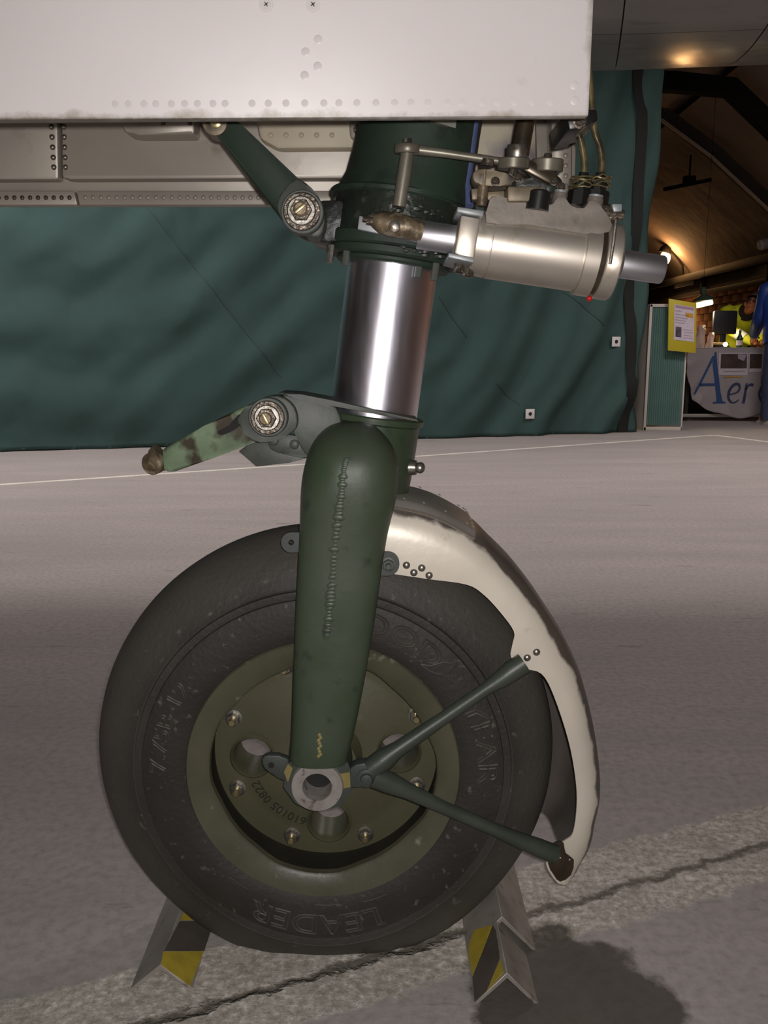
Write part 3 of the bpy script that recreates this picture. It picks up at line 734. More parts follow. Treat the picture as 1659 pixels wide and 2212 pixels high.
# ---- strut axis
A1 = P(848, 580, Y0); A2 = P(808, 885, Y0); AX = (A1 - A2).normalized()
def axis_at(v):
    lo, hi = -1.0, 1.0
    for _ in range(50):
        m_ = (lo + hi) / 2; q = A2 + AX * m_ - CAM
        vv_ = CY - FPX * q.dot(Vector((0, SP, CP))) / q.dot(Vector((0, CP, -SP)))
        if vv_ > v: lo = m_
        else: hi = m_
    return lo
KA = mpp(848, 580, Y0)
bm = nb()
lathe(bm, A2, AX, [(axis_at(905), 97 * KA), (axis_at(560), 97 * KA)], 64); obj('piston', bm, 'chrome', air)['label'] = 'polished chrome strut piston'
# upper housing: own axis slightly offset
H1 = P(880, 430, Y0); H2 = P(910, 258, Y0); HX = (H2 - H1).normalized(); HL = (H2 - H1).length
bm = nb()
lathe(bm, H1, HX, [(-0.004, 150 * KA), (0.004, 146 * KA), (0.018, 136 * KA), (0.04, 131 * KA), (0.07, 128 * KA), (0.12, 126 * KA), (HL + 0.35, 126 * KA)], 64)
hous = obj('strut_housing', bm, 'housing_green', air); hous['label'] = 'dark green upper strut housing'
# flare on the left of the housing
bm = nb(); pprism(bm, smooth_path([(800, 300), (782, 330), (768, 375), (742, 418), (700, 440), (700, 470), (860, 470), (860, 300)], 2), 0.945, 1.0, 0.004); obj('flare_web', bm, 'housing_green', hous)
# collar rings
def ring(v0, v1, r, name, m='housing_green', bev=0.002, seg=64):
    t0, t1 = axis_at(v0), axis_at(v1); r *= KA; s = 1 if t1 > t0 else -1
    bm = nb(); lathe(bm, A2, AX, [(t0, r - bev), (t0 + s * bev, r), (t1 - s * bev, r), (t1, r - bev)], seg); return obj(name, bm, m, air)
collar = ring(526, 428, 147, 'steering_collar', 'oily')
ring(444, 428, 152, 'collar_rim', 'housing_green')
ring(548, 520, 154, 'collar_flange', 'housing_green')
ring(566, 546, 146, 'collar_flange', 'housing_green')
ring(578, 564, 122, 'gland_ring', 'housing_green')
bm = nb()
for k in range(26):     # grease smears on the collar front
    u = random.uniform(855, 965); v = 447 + (u - 855) * 0.16 + random.uniform(-9, 9)
    if random.random() < 0.45: v += 88
    p = P(u, v, Y0 - 147 * KA * math.sqrt(max(0.05, 1 - ((u - 865) / 150) ** 2)) + 0.0005)
    b2 = bmesh.ops.create_icosphere(bm, subdivisions=1, radius=random.uniform(0.002, 0.005)); bmesh.ops.scale(bm, vec=(1.5, 0.5, 0.6), verts=b2['verts']); bmesh.ops.translate(bm, vec=p, verts=b2['verts'])
o = obj('grease', bm, 'oily', collar); o['kind'] = 'stuff'
# studs under the collar flange
for u, v in ((714, 546), (748, 552), (905, 578), (940, 585)):
    bm = nb(); p = P(u, v, 0.93); rod(bm, p + AX * 0.008, p - AX * 0.010, 0.004, seg=8); obj('flange_stud', bm, 'steel' if u < 730 else 'grey_green', air)
# slot with the actuator fork end
bm = nb(); pprism(bm, [(776, 466), (905, 486), (905, 524), (772, 495)], 0.893, 0.905, 0.001); obj('slot_liner', bm, 'plate_steel', collar)
bm = nb(); pprism(bm, [(800, 456), (910, 470), (908, 482), (800, 466)], 0.888, 0.900, 0.001); obj('slot_lip', bm, 'oily', collar)

# ---- steering actuator
AY = 0.885
Q1 = P(905, 507, AY); Q2 = P(1432, 583, AY); QX = (Q2 - Q1).normalized(); QL = (Q2 - Q1).length
KQ = mpp(1150, 540, AY)
def qt(u): return QL * (u - 905) / (1432 - 905.0)
sb = nb()
prof = [(1026, 60), (1030, 70), (1062, 72), (1062.5, 69), (1065, 69), (1066, 73), (1262, 74), (1263, 70), (1267, 70), (1268, 81), (1300, 81), (1301, 71), (1311, 71), (1312, 80), (1316, 83), (1344, 83), (1347, 80)]
lathe(sb, Q1, QX, [(qt(829.5 + (u - 829.5) * 0.957), r * KQ * 0.97) for u, r in prof], 64)
act = obj('steering_actuator', sb, 'alu_cyl', air); act['label'] = 'bare aluminium steering actuator cylinder'
bm = nb(); lathe(bm, Q1, QX, [(qt(903), 29 * KQ), (qt(905), 30 * KQ), (qt(1010), 30 * KQ)], 40); obj('actuator_rod', bm, 'chrome_rod', act)
bm = nb(); lathe(bm, Q1, QX, [(qt(1340), 30 * KQ), (qt(1429), 30 * KQ), (qt(1432), 28 * KQ)], 40); obj('actuator_rod', bm, 'chrome_rod', act)
bm = nb(); lathe(bm, Q1, QX, [(qt(1281), 74 * KQ), (qt(1290), 74 * KQ)], 48); obj('seal_ring', bm, 'pipe_bronze', act)
bm = nb(); p = P(1273, 645, AY - 0.005); bmesh.ops.create_icosphere(bm, subdivisions=2, radius=0.0028, matrix=Matrix.Translation(p)); obj('red_plug', bm, 'red', act)
# mounting block and its plates
bm = nb(); pprism(bm, [(996, 464), (1038, 472), (1024, 562), (981, 548)], AY - 0.042, AY + 0.03, 0.002); obj('mount_block', bm, 'alu_cyl', act)
bm = nb(); pprism(bm, [(988, 446), (1046, 455), (1044, 468), (987, 458)], AY - 0.047, AY + 0.035, 0.001); obj('mount_plate', bm, 'plate_steel', act)
bm = nb(); pprism(bm, [(969, 546), (1024, 556), (1024, 568), (968, 556)], AY - 0.047, AY + 0.035, 0.001); obj('mount_plate', bm, 'plate_steel', act)
for u, v in ((992, 584), (1010, 592)):
    bm = nb(); p = P(u, v, AY - 0.01); lathe(bm, p + AX * 0.014, -AX, [(0, 0.010), (0.006, 0.010), (0.006, 0.006), (0.016, 0.006), (0.017, 0.004)], 8); obj('mount_bolt', bm, 'dirty_nut', act)
# fork end on the rod
bm = nb(); tube(bm, [P(912, 502, 0.876), P(880, 492, 0.874), P(850, 485, 0.874), P(824, 480, 0.874), P(806, 476, 0.876)], [0.009, 0.011, 0.012, 0.011, 0.006], 16); obj('fork_end', bm, 'rust_metal', act)
bm = nb(); lathe(bm, P(852, 489, 0.864), (0, -1, 0), [(0, 0.006), (0.003, 0.0055), (0.004, 0.003)], 12); obj('fork_pin', bm, 'steel', act)
bm = nb(); lathe(bm, P(806, 476, 0.872), (P(788, 473, 0.872) - P(806, 476, 0.872)), [(0, 0.005), (0.006, 0.005), (0.006, 0.003), (0.010, 0.003)], 8); obj('fork_bolt', bm, 'dirty_nut', act)
# valve block casting on top
bm = nb()
pprism(bm, smooth_path([(1050, 482), (1060, 432), (1075, 424), (1180, 443), (1195, 440), (1205, 424), (1222, 424), (1232, 446), (1262, 452), (1272, 434), (1292, 434), (1300, 452), (1318, 470), (1318, 500), (1260, 505), (1140, 485)], 2, True), AY - 0.030, AY + 0.03, 0.004)
vb = obj('valve_block', bm, 'alu_cast', act)
for u, v, r in ((1207, 440, 15), (1283, 450, 17)):
    k = KQ * r; p = P(u, v, AY - 0.018)
    bm = nb(); lathe(bm, p - AX * 0.026, AX, [(0, k * 1.25), (0.012, k * 1.1), (0.034, k), (0.036, k * 0.9)], 24); obj('port_boss', bm, 'alu_cast', vb)
    bm = nb(); lathe(bm, p + AX * 0.009, AX, [(0, k * 0.9), (0.003, k * 0.9)], 20); obj('port_washer', bm, 'plate_steel', vb)
bm = nb(); p = P(1162, 440, AY - 0.03); lathe(bm, p, AX, [(-0.006, 0.011), (0.01, 0.011), (0.012, 0.008)], 20); obj('rubber_boot', bm, 'black_rubber', act)
bm = nb(); p = P(1130, 425, AY - 0.02); box(bm, p, (0.034, 0.03, 0.014), None, 0.002); obj('lug', bm, 'bracket_brown', act)
# clamp bolt at the cylinder end
bm = nb(); p = P(1320, 462, AY - 0.02); lathe(bm, p, (1, 0, -0.1), [(-0.016, 0.006), (-0.010, 0.006), (-0.010, 0.0085), (0.004, 0.0085), (0.004, 0.005), (0.012, 0.005)], 8); obj('clamp_bolt', bm, 'dirty_nut', act)
bm = nb(); pprism(bm, [(1322, 440), (1344, 440), (1344, 456), (1326, 458)], AY - 0.03, AY - 0.01, 0.001); obj('clamp_tab', bm, 'plate_steel', act)
bm = nb(); tube(bm, [P(1331, 474, AY - 0.045), P(1326, 520, AY - 0.046), P(1318, 570, AY - 0.046)], 0.0016, 8); obj('lock_wire', bm, 'steel', act)

# ---- follow-up linkage above the actuator
LY = 0.875
link = nb(); rod(link, P(880, 330, LY), P(862, 447, LY), 0.0066, seg=18); lk = obj('feedback_link', link, 'rod_grey', air); lk['label'] = 'grey feedback rod and arm above the steering collar'
def washer(u, v, Y, r, h, m, name, par, ax=None):
    bm = nb(); ax = ax or Vector((0.02, -0.10, 1)); p = P(u, v, Y)
    lathe(bm, p, ax, [(-h / 2, r * 0.94), (-h / 2 + 0.001, r), (h / 2 - 0.001, r), (h / 2, r * 0.94)], 28); return obj(name, bm, m, par)
washer(880, 322, LY, 0.0125, 0.008, 'rod_grey', 'eye_end', lk)
bm = nb(); rod(bm, P(880, 322, LY), P(880, 300, LY), 0.005, 0.004, 8); obj('pin', bm, 'dirty_nut', lk)
bm = nb(); tube(bm, [P(885, 322, LY), P(960, 331, LY), P(1105, 352, LY)], [0.0052, 0.0042, 0.0036], 12); obj('arm', bm, 'rod_grey', lk)
washer(1109, 354, LY, 0.0155, 0.010, 'rod_grey', 'eye_end', lk)
washer(1117, 330, LY, 0.010, 0.014, 'steel', 'bush', lk)
bm = nb(); pprism(bm, [(1118, 338), (1135, 340), (1205, 372), (1205, 392), (1185, 396), (1120, 362)], LY + 0.0, LY + 0.018, 0.002); obj('lever', bm, 'pipe_bronze', lk)
washer(1182, 358, LY + 0.01, 0.0155, 0.012, 'rod_grey', 'eye_end', lk)
bm = nb(); rod(bm, P(1182, 352, LY + 0.01), P(1184, 332, LY + 0.01), 0.005, 0.0035, 8); obj('pin', bm, 'dirty_nut', lk)
bm = nb(); pprism(bm, smooth_path([(1022, 372), (1040, 364), (1075, 370), (1108, 380), (1106, 398), (1080, 402), (1040, 400), (1024, 392)], 2, True), LY - 0.005, LY + 0.02, 0.002); obj('bracket', bm, 'bracket_brown', lk)
bm = nb(); rod(bm, P(1047, 368, LY), P(1040, 446, LY), 0.0055, seg=10); obj('pivot_bolt', bm, 'rust_metal', lk)
bm = nb(); rod(bm, P(1052, 360, LY), P(1054, 345, LY), 0.007, seg=10); obj('pivot_nut', bm, 'dirty_nut', lk)
bm = nb(); pprism(bm, [(1018, 408), (1034, 406), (1036, 430), (1020, 432)], LY, LY + 0.012, 0.001); obj('clip', bm, 'bracket_brown', lk)
bm = nb(); pprism(bm, [(1052, 414), (1090, 412), (1096, 432), (1054, 432)], LY, LY + 0.012, 0.001); obj('clip', bm, 'bracket_brown', lk)
bm = nb(); pprism(bm, smooth_path([(1098, 396), (1150, 384), (1205, 378), (1215, 402), (1190, 418), (1130, 412), (1100, 410)], 2, True), LY + 0.012, LY + 0.035, 0.003); obj('lower_lever', bm, 'oily', lk)
bm = nb(); rod(bm, P(1109, 362, LY), P(1100, 430, LY), 0.0045, seg=8); obj('spindle', bm, 'dirty_nut', lk)
for u, v in ((1070, 392), (1118, 384), (1196, 392), (1212, 404)):
    nut(P(u, v, LY - 0.006), (0, -1, 0.2), lk, 0.0035, 'dirty_nut', 'bolt', 'dirty_nut')
# pipes and hoses
bm = nb(); tube(bm, [P(1152, 40, 0.93), P(1137, 250, 0.93), P(1122, 338, 0.93)], 0.0095, 16); obj('hydraulic_pipe', bm, 'pipe_bronze', air)
for pts in (((1236, 100), (1244, 262), (1256, 310), (1262, 360), (1256, 408)), ((1268, 100), (1282, 268), (1296, 318), (1300, 360), (1293, 410))):
    bm = nb(); tube(bm, [P(u, v, 0.915) for u, v in smooth_path(pts, 5)], 0.0034, 10); obj('hydraulic_hose', bm, 'hose_gold', air)
for u in (1252, 1288):
    bm = nb(); p = P(u, 432, 0.905); lathe(bm, p, AX, [(-0.006, 0.0125), (0.008, 0.0125), (0.008, 0.008), (0.013, 0.008), (0.013, 0.010), (0.016, 0.010), (0.016, 0.006), (0.026, 0.005)], 8); fit = obj('hose_fitting', bm, 'black_rubber', air)
    bm = nb()
    for k in range(5):
        p2 = p + AX * (0.012 + 0.0025 * k); pts = [p2 + Vector((0.011 * math.cos(a), 0.011 * math.sin(a), random.uniform(-0.002, 0.002))) for a in [2 * math.pi * i / 12 for i in range(13)]]
        tube(bm, pts, 0.0008, 6)
    obj('wire_wrap', bm, 'brass', fit)
bm = nb(); pprism(bm, [(1222, 240), (1290, 235), (1292, 262), (1268, 268), (1262, 276), (1230, 281)], 0.85, 0.93, 0.003); hc = obj('hose_clamp', bm, 'black_rubber', air)
nut(P(1252, 263, 0.85), (0, -1, 0), hc, 0.005, 'dirty_nut', 'bolt', 'dirty_nut')
bm = nb(); tube(bm, [P(1034, 60, 0.945), P(1026, 258, 0.945), P(1014, 350, 0.945), P(1008, 400, 0.94), P(1014, 446, 0.93)], 0.0048, 12); obj('blue_hose', bm, 'blue_tube', air)
# labels on the housing
def patch(px, off, m, name):
    """label plate bent round the housing front"""
    (u0, v0), (u1, v1), (u2, v2), (u3, v3) = px; bm = nb()
    def f(a, b):
        u = (u0 * (1 - a) + u1 * a) * (1 - b) + (u3 * (1 - a) + u2 * a) * b; v = (v0 * (1 - a) + v1 * a) * (1 - b) + (v3 * (1 - a) + v2 * a) * b
        y = Y0 - 126 * KA
        for _ in range(6):
            p = P(u, v, y); t = (p - H1).dot(HX); c = H1 + HX * t; dx = p.x - c.x
            y = c.y - math.sqrt(max(1e-6, (126 * KA + off) ** 2 - dx * dx * 1.02))
        return P(u, v, y)
    grid(bm, f, 10, 3); bmesh.ops.solidify(bm, geom=bm.faces[:], thickness=0.0006); return obj(name, bm, m, hous)
patch([(918, 244), (988, 244), (984, 277), (922, 258)], 0.0012, 'label_white', 'data_plate')
patch([(913, 302), (972, 305), (966, 330), (910, 324)], 0.0012, 'tape_brown', 'worn_label')
patch([(897, 257), (968, 275), (967, 271), (897, 253)], 0.0016, 'rod_grey', 'label_edge')

# ---- torque links
TY = 0.925
bm = nb(); pprism(bm, [(446, 236), (484, 236), (512, 272), (645, 386), (688, 428), (702, 468), (690, 505), (655, 512), (610, 478), (466, 290), (450, 270)], TY - 0.02, TY + 0.02, 0.004)
utl = obj('upper_torque_link', bm, 'link_green', air); utl['label'] = 'dark green upper torque link'
bm = nb(); pprism(bm, smooth_path([(600, 430), (640, 385), (685, 420), (702, 465), (690, 512), (640, 500), (606, 470)], 3, True), TY - 0.026, TY + 0.026, 0.004); obj('knuckle', bm, 'grey_green', utl)
def bigbolt(u, v, Y, rs, par, slot):
    k = mpp(u, v, Y); p = P(u, v, Y); y = 0.0
    specs = [(rs, 0.012, 'grey_green', 'boss'), (rs * 0.86, 0.007, 'dirty_nut', 'washer'), (rs * 0.66, 0.006, 'steel', 'washer'), (rs * 0.52, 0.007, 'dirty_nut', 'castle_nut')]
    for r, h, m, nm in specs:
        bm = nb(); lathe(bm, p + Vector((0, -y, 0)), (0, -1, 0), [(0, r * k), (h - 0.001, r * k), (h, r * k - 0.001)], 6 if nm == 'castle_nut' else 32); obj(nm, bm, m, par); y += h * 0.75
    bm = nb(); lathe(bm, p + Vector((0, -y, 0)), (0, -1, 0), [(0, rs * 0.32 * k), (0.007, rs * 0.32 * k), (0.008, rs * 0.26 * k)], 20); obj('pin_end', bm, 'rust_metal', par)
    y += 0.008
    d = Vector((math.cos(R(slot)), 0, math.sin(R(slot)))); n = Vector((-d.z, 0, d.x)); L_ = rs * 0.3 * k; w_ = rs * 0.08 * k; c = p + Vector((0, -y, 0))
    bm = nb(); prism(bm, [c - d * L_ - n * w_, c + d * L_ - n * w_, c + d * L_ + n * w_, c - d * L_ + n * w_], (0, -0.003, 0), 0.0006); obj('split_pin', bm, 'brass', par)
bigbolt(655, 462, TY - 0.026, 46, utl, 38)
bm = nb(); p = P(466, 268, TY - 0.02); lathe(bm, p, (0, -1, 0), [(-0.02, 0.012), (0.006, 0.012), (0.007, 0.009)], 24); obj('pivot_bush', bm, 'bracket_brown', utl)
bm = nb(); lathe(bm, p + Vector((0.002, -0.006, 0)), (0, -1, 0), [(0, 0.006), (0.004, 0.006), (0.005, 0.004)], 10); obj('pivot_pin', bm, 'brass', utl)
bm = nb(); pprism(bm, [(688, 432), (770, 430), (770, 520), (705, 524), (668, 515)], 0.93, 1.02, 0.004); obj('collar_lug', bm, 'oily', collar)
# lower link, its far end hanging free
bm = nb(); pprism(bm, [(348, 972), (440, 920), (530, 876), (590, 860), (625, 885), (625, 925), (595, 942), (545, 958), (455, 992), (372, 1021), (352, 1018)], TY - 0.02, TY + 0.012, 0.004)
ltl = obj('lower_torque_link', bm, 'pale_green', air); ltl['label'] = 'pale green worn lower torque link hanging free'
bm = nb(); pprism(bm, smooth_path([(512, 905), (548, 868), (600, 855), (636, 880), (640, 925), (600, 950), (548, 955), (530, 935)], 3, True), TY - 0.0235, TY + 0.014, 0.003); obj('knuckle', bm, 'grey_green', ltl)
bm = nb(); pprism(bm, smooth_path([(470, 932), (495, 918), (516, 895), (530, 905), (512, 925), (480, 940)], 2, True), TY - 0.0206, TY - 0.018, 0.0); obj('bare_patch', bm, 'gap_dark', ltl)
bigbolt(582, 900, TY - 0.0235, 42, ltl, 118)
bm = nb(); tube(bm, [P(352, 985, TY - 0.005), P(338, 995, TY - 0.005)], [0.016, 0.0135], 20); obj('tip_bush', bm, 'bracket_brown', ltl)
bm = nb(); lathe(bm, P(336, 999, TY - 0.012), (-0.3, -1, -0.1), [(0, 0.012), (0.008, 0.012), (0.009, 0.008), (0.003, 0.007)], 20); obj('tip_ring', bm, 'rust_metal', ltl)
# lug on the fork crown that carries it
bm = nb(); pprism(bm, smooth_path([(610, 852), (640, 858), (710, 868), (735, 900), (735, 960), (672, 992), (640, 945), (628, 900)], 2, True), TY - 0.012, TY + 0.05, 0.003)
lug = obj('crown_lug', bm, 'grey_green', air)
bm = nb(); pprism(bm, smooth_path([(600, 848), (650, 852), (712, 864), (900, 905), (905, 912), (712, 876), (640, 862)], 1), TY - 0.016, TY + 0.056, 0.001); obj('lug_edge', bm, 'grey_green', lug)
bm = nb(); pprism(bm, [(515, 975), (550, 950), (585, 940), (680, 985), (625, 1000), (553, 1008)], TY + 0.02, TY + 0.028, 0.001); obj('stop_plate', bm, 'grey_green', lug)
bm = nb(); pprism(bm, smooth_path([(580, 945), (595, 938), (645, 942), (680, 975), (672, 990), (620, 982), (585, 970)], 2, True), TY - 0.004, TY + 0.004, 0.001); rp = obj('rivet_plate', bm, 'grey_green', lug)
for u, v in ((592, 952), (636, 960)): rivet(P(u, v, TY - 0.004), (0, -1, 0), rp, 0.0055, 0.002, 'grey_green')

# ---- fork crown and legs
bm = nb(); KC = mpp(800, 950, Y0)
lathe(bm, A2, AX, [(axis_at(1105), 88 * KC), (axis_at(1085), 96 * KC), (axis_at(1000), 101 * KC), (axis_at(912), 102 * KC), (axis_at(908), 109 * KC), (axis_at(897), 110 * KC), (axis_at(894), 106 * KC), (axis_at(894) - 0.001, 98 * KC)], 56)
crown = obj('fork_crown', bm, 'gear_green', air)
bm = nb(); p = P(896, 1010, Y0 - 0.02); lathe(bm, p, (1, -0.25, 0), [(-0.006, 0.009), (0.002, 0.008), (0.002, 0.0055), (0.007, 0.0065), (0.010, 0.005), (0.0115, 0.002)], 14); obj('grease_nipple', bm, 'steel', crown)
LEG = [  # v, left, right, centre y, half depth
    (912, 735, 785, 0.905, 0.012), (920, 712, 808, 0.903, 0.026), (935, 692, 826, 0.900, 0.038), (960, 674, 846, 0.896, 0.046), (995, 661, 858, 0.890, 0.048), (1040, 652, 860, 0.884, 0.044),
    (1090, 649, 853, 0.879, 0.037), (1150, 647, 838, 0.874, 0.029), (1210, 644, 828, 0.872, 0.0245), (1280, 640, 818, 0.871, 0.023), (1350, 637, 808, 0.871, 0.0225), (1450, 634, 791, 0.870, 0.022), (1550, 631, 772, 0.870, 0.022), (1632, 627, 753, 0.870, 0.021), (1642, 629, 751, 0.870, 0.020)]
def leg_rows(flip):
    out = []
    rows = smooth_path(LEG, 3)
    for v, l, r, yc, hd in rows:
        p = P(l, v, yc); q = P(r, v, yc); z = (p.z + q.z) / 2
        out.append(((p.x + q.x) / 2, (q.x - p.x) / 2, (2 * Y0 - yc) if flip else yc, hd, z))
    return out
def leg_mesh(flip):
    bm = nb(); seg = 40; rings = []
    for xc, hw, yc, hd, z in leg_rows(flip):
        ring_ = []
        for i in range(seg):
            t = 2 * math.pi * i / seg; c, s = math.cos(t), math.sin(t); e = 0.82
            ring_.append(bm.verts.new((xc + hw * math.copysign(abs(c) ** e, c), yc + hd * math.copysign(abs(s) ** e, s), z)))
        rings.append(ring_)
    for k in range(len(rings) - 1):
        for i in range(seg):
            j = (i + 1) % seg; bm.faces.new((rings[k][i], rings[k][j], rings[k + 1][j], rings[k + 1][i]))
    bm.faces.new(rings[0]); bm.faces.new(rings[-1][::-1]); return bm
leg = obj('fork_leg', leg_mesh(False), 'gear_green', air, ang=60); leg['label'] = 'green tubular fork leg with a raised weld seam'
obj('fork_leg', leg_mesh(True), 'gear_green', air, ang=60)
# joint between crown and leg tops (fills the fork bridge)
bm = nb(); tube(bm, [P(772, 990, 0.925), P(790, 992, Y0), Vector((P(772, 990, 0.925).x, 2 * Y0 - 0.925, P(772, 990, 0.925).z))], 0.038, 24); obj('fork_bridge', bm, 'gear_green', crown)
def leg_front(u, v):
    """point on the near leg's front surface seen at pixel"""
    rows = leg_rows(False); y = 0.85
    for _ in range(8):
        p = P(u, v, y); k = min(range(len(rows)), key=lambda i: abs(rows[i][4] - p.z)); k2 = min(len(rows) - 1, k + 1) if rows[k][4] > p.z else max(0, k - 1)
        a, b = rows[k], rows[k2]; t = 0 if a[4] == b[4] else (p.z - a[4]) / (b[4] - a[4]); xc, hw, yc, hd, _z = [x + (w - x) * t for x, w in zip(a, b)]
        c = max(-1, min(1, (p.x - xc) / hw)); ct = math.copysign(abs(c) ** (1 / 0.82), c); y = yc - hd * (1 - min(1, ct * ct)) ** 0.41
    return P(u, v, y)
bm = nb(); wp = smooth_path([(748, 992), (742, 1020), (738, 1060), (732, 1110), (724, 1170), (720, 1230), (714, 1290), (709, 1345), (705, 1380)], 14)
for k in range(0, len(wp) - 1, 2):
    u, v = wp[k]; w = random.uniform(0.55, 1.15) * (1.0 if v > 1030 else 0.6)
    p = leg_front(u + random.uniform(-0.8, 0.8), v)
    b2 = bmesh.ops.create_icosphere(bm, subdivisions=2, radius=0.0056 * w); bmesh.ops.scale(bm, vec=(1.1, 0.30, 0.62), verts=b2['verts'])
    bmesh.ops.rotate(bm, cent=(0, 0, 0), matrix=Matrix.Rotation(R(random.uniform(-12, 6)), 3, 'Y'), verts=b2['verts']); bmesh.ops.translate(bm, vec=p + Vector((0, 0.0006, 0)), verts=b2['verts'])
obj('weld_bead', bm, 'gear_green', leg)
bm = nb()
for k in range(9):
    u, v = 690 + math.sin(k * 2.1) * 2.5, 1588 + k * 6; p = leg_front(u, min(v, 1634)); b2 = bmesh.ops.create_icosphere(bm, subdivisions=1, radius=0.0022); bmesh.ops.scale(bm, vec=(1, 0.4, 1), verts=b2['verts']); bmesh.ops.translate(bm, vec=p, verts=b2['verts'])
obj('seam_weld', bm, 'ochre', leg)
# lugs either side of the leg
def holed(px_c, r_out, r_in, tail, Y, th, m, name, par):
    u, v = px_c; bm = nb(); n = 20
    o_ = [(u + r_out * math.cos(2 * math.pi * i / n), v + r_out * math.sin(2 * math.pi * i / n)) for i in range(n)]
    o_ = [((tail if (x - u) * (tail - u) > 0 and abs(x - u) > 0.0 else x), y) for x, y in o_]
    i_ = [(u + r_in * math.cos(2 * math.pi * i / n), v + r_in * math.sin(2 * math.pi * i / n)) for i in range(n)]
    F = [[bm.verts.new(P(x, y, Y)) for x, y in q] for q in (o_, i_)]; B = [[bm.verts.new(P(x, y, Y) + Vector((0, th, 0))) for x, y in q] for q in (o_, i_)]
    for i in range(n):
        j = (i + 1) % n
        bm.faces.new((F[0][i], F[0][j], F[1][j], F[1][i])); bm.faces.new((B[0][i], B[1][i], B[1][j], B[0][j]))
        bm.faces.new((F[0][i], B[0][i], B[0][j], F[0][j])); bm.faces.new((F[1][i], F[1][j], B[1][j], B[1][i]))
    return obj(name, bm, m, par, ang=30)
holed((629, 1172), 22, 6, 670, 0.872, 0.008, 'lug_green', 'leg_lug', leg)
gl = holed((838, 1219), 25, 6, 800, 0.870, 0.008, 'lug_green', 'leg_lug', leg)
nut(P(839, 1219, 0.870), (0, -1, 0), gl, 0.0062, 'grey_green', 'bolt', 'grey_green')

# ---- axle block
AYE = 0.856
def poly_hole(bm, poly, c, r, Y, th, n=48):
    """polygon plate with a round bore"""
    F = [[], []]; B = [[], []]
    for i in range(n):
        a = 2 * math.pi * i / n; dx, dy = math.cos(a), math.sin(a); best = None
        for k in range(len(poly)):
            (x0, y0), (x1, y1) = poly[k], poly[(k + 1) % len(poly)]; ex, ey = x1 - x0, y1 - y0; den = dx * ey - dy * ex
            if abs(den) < 1e-9: continue
            t = ((x0 - c[0]) * ey - (y0 - c[1]) * ex) / den; q = ((x0 - c[0]) * dy - (y0 - c[1]) * dx) / den
            if t > 0 and -1e-6 <= q <= 1 + 1e-6 and (best is None or t > best): best = t
        for g_, rr_ in ((0, best or r * 1.2), (1, r)):
            p_ = P(c[0] + dx * rr_, c[1] + dy * rr_, Y); F[g_].append(bm.verts.new(p_)); B[g_].append(bm.verts.new(p_ + Vector((0, th, 0))))
    for i in range(n):
        j = (i + 1) % n
        bm.faces.new((F[0][i], F[0][j], F[1][j], F[1][i])); bm.faces.new((B[0][i], B[1][i], B[1][j], B[0][j]))
        bm.faces.new((F[0][i], B[0][i], B[0][j], F[0][j])); bm.faces.new((F[1][i], F[1][j], B[1][j], B[1][i]))
bm = nb(); poly_hole(bm, [(622, 1650), (640, 1638), (752, 1648), (757, 1662), (760, 1712), (735, 1742), (690, 1752), (640, 1738), (612, 1700)], (685, 1699), 33, AYE + 0.004, 0.046); axb = obj('axle_block', bm, 'lug_green', air, ang=25)
for px in ([(613, 1668), (622, 1650), (632, 1660), (622, 1690)], [(734, 1672), (756, 1668), (757, 1700), (740, 1704)]):
    bm = nb(); pprism(bm, px, AYE + 0.0032, AYE + 0.006, 0.0); obj('paint_mark', bm, 'ochre', axb)
kx = mpp(685, 1700, AYE); pc = P(685, 1700, AYE); WXZ = pc
bm = nb(); lathe(bm, pc, (0, 1, 0), [(0.03, 29.5 * kx), (0.03, 31 * kx), (0.0, 31 * kx), (-0.001, 32 * kx), (-0.001, 55 * kx), (0.001, 57 * kx), (0.02, 57 * kx)], 48, caps=False)
axe = obj('axle_end', bm, 'axle_steel', axb); axe['label'] = 'bare steel hollow axle end'
bm = nb(); lathe(bm, pc + Vector((0, 0.028, 0)), (0, 1, 0), [(0, 31.5 * kx), (0.002, 31.5 * kx)], 32); obj('axle_bore', bm, 'gap_dark', axe)
bm = nb(); box(bm, P(686, 1651, AYE - 0.0015), (0.010, 0.003, 0.006), None, 0.0006); obj('lock_tab', bm, 'rust_metal', axe)
bm = nb(); pprism(bm, smooth_path([(566, 1640), (580, 1632), (622, 1640), (630, 1690), (600, 1680), (572, 1662)], 2, True), AYE + 0.012, AYE + 0.022, 0.002); sl = obj('side_lug', bm, 'lug_green', axb)
bm = nb(); lathe(bm, P(586, 1653, AYE + 0.0115), (0, -1, 0), [(0, 0.0032), (0.0008, 0.0032)], 14); obj('lug_hole', bm, 'gap_dark', sl)

# ---- wheel
WZ = (pc.z + P(692, 1665, 0.90).z) / 2; WX = (pc.x + P(692, 1665, 0.90).x) / 2
WZ -= 0.0045; WX += 0.003
WC = Vector((WX, Y0, WZ)); RF = 299 * mpp(692, 1665, 0.90)
TR = 0.272
def scal(k, th):
    return 1.0 + (0.018 * max(-1, min(1, 2.2 * math.sin(4 * th + 0.9)))) if k in SC else 1.0
SC = ()
bm = nb(); fy = -(Y0 - 0.900)
SC = (4, 5, 6)
lathe(bm, WC, (0, 1, 0), [(fy + 0.014, RF * 0.985), (fy + 0.003, RF), (fy - 0.001, RF * 0.985), (fy, RF * 0.955), (fy + 0.004, RF * 0.835), (fy + 0.007, RF * 0.815), (fy + 0.014, RF * 0.81)], 96, caps=False, mod=scal)
rim = obj('wheel_rim', bm, 'rim_lip', air); rim['label'] = 'olive wheel rim with chipped lip'
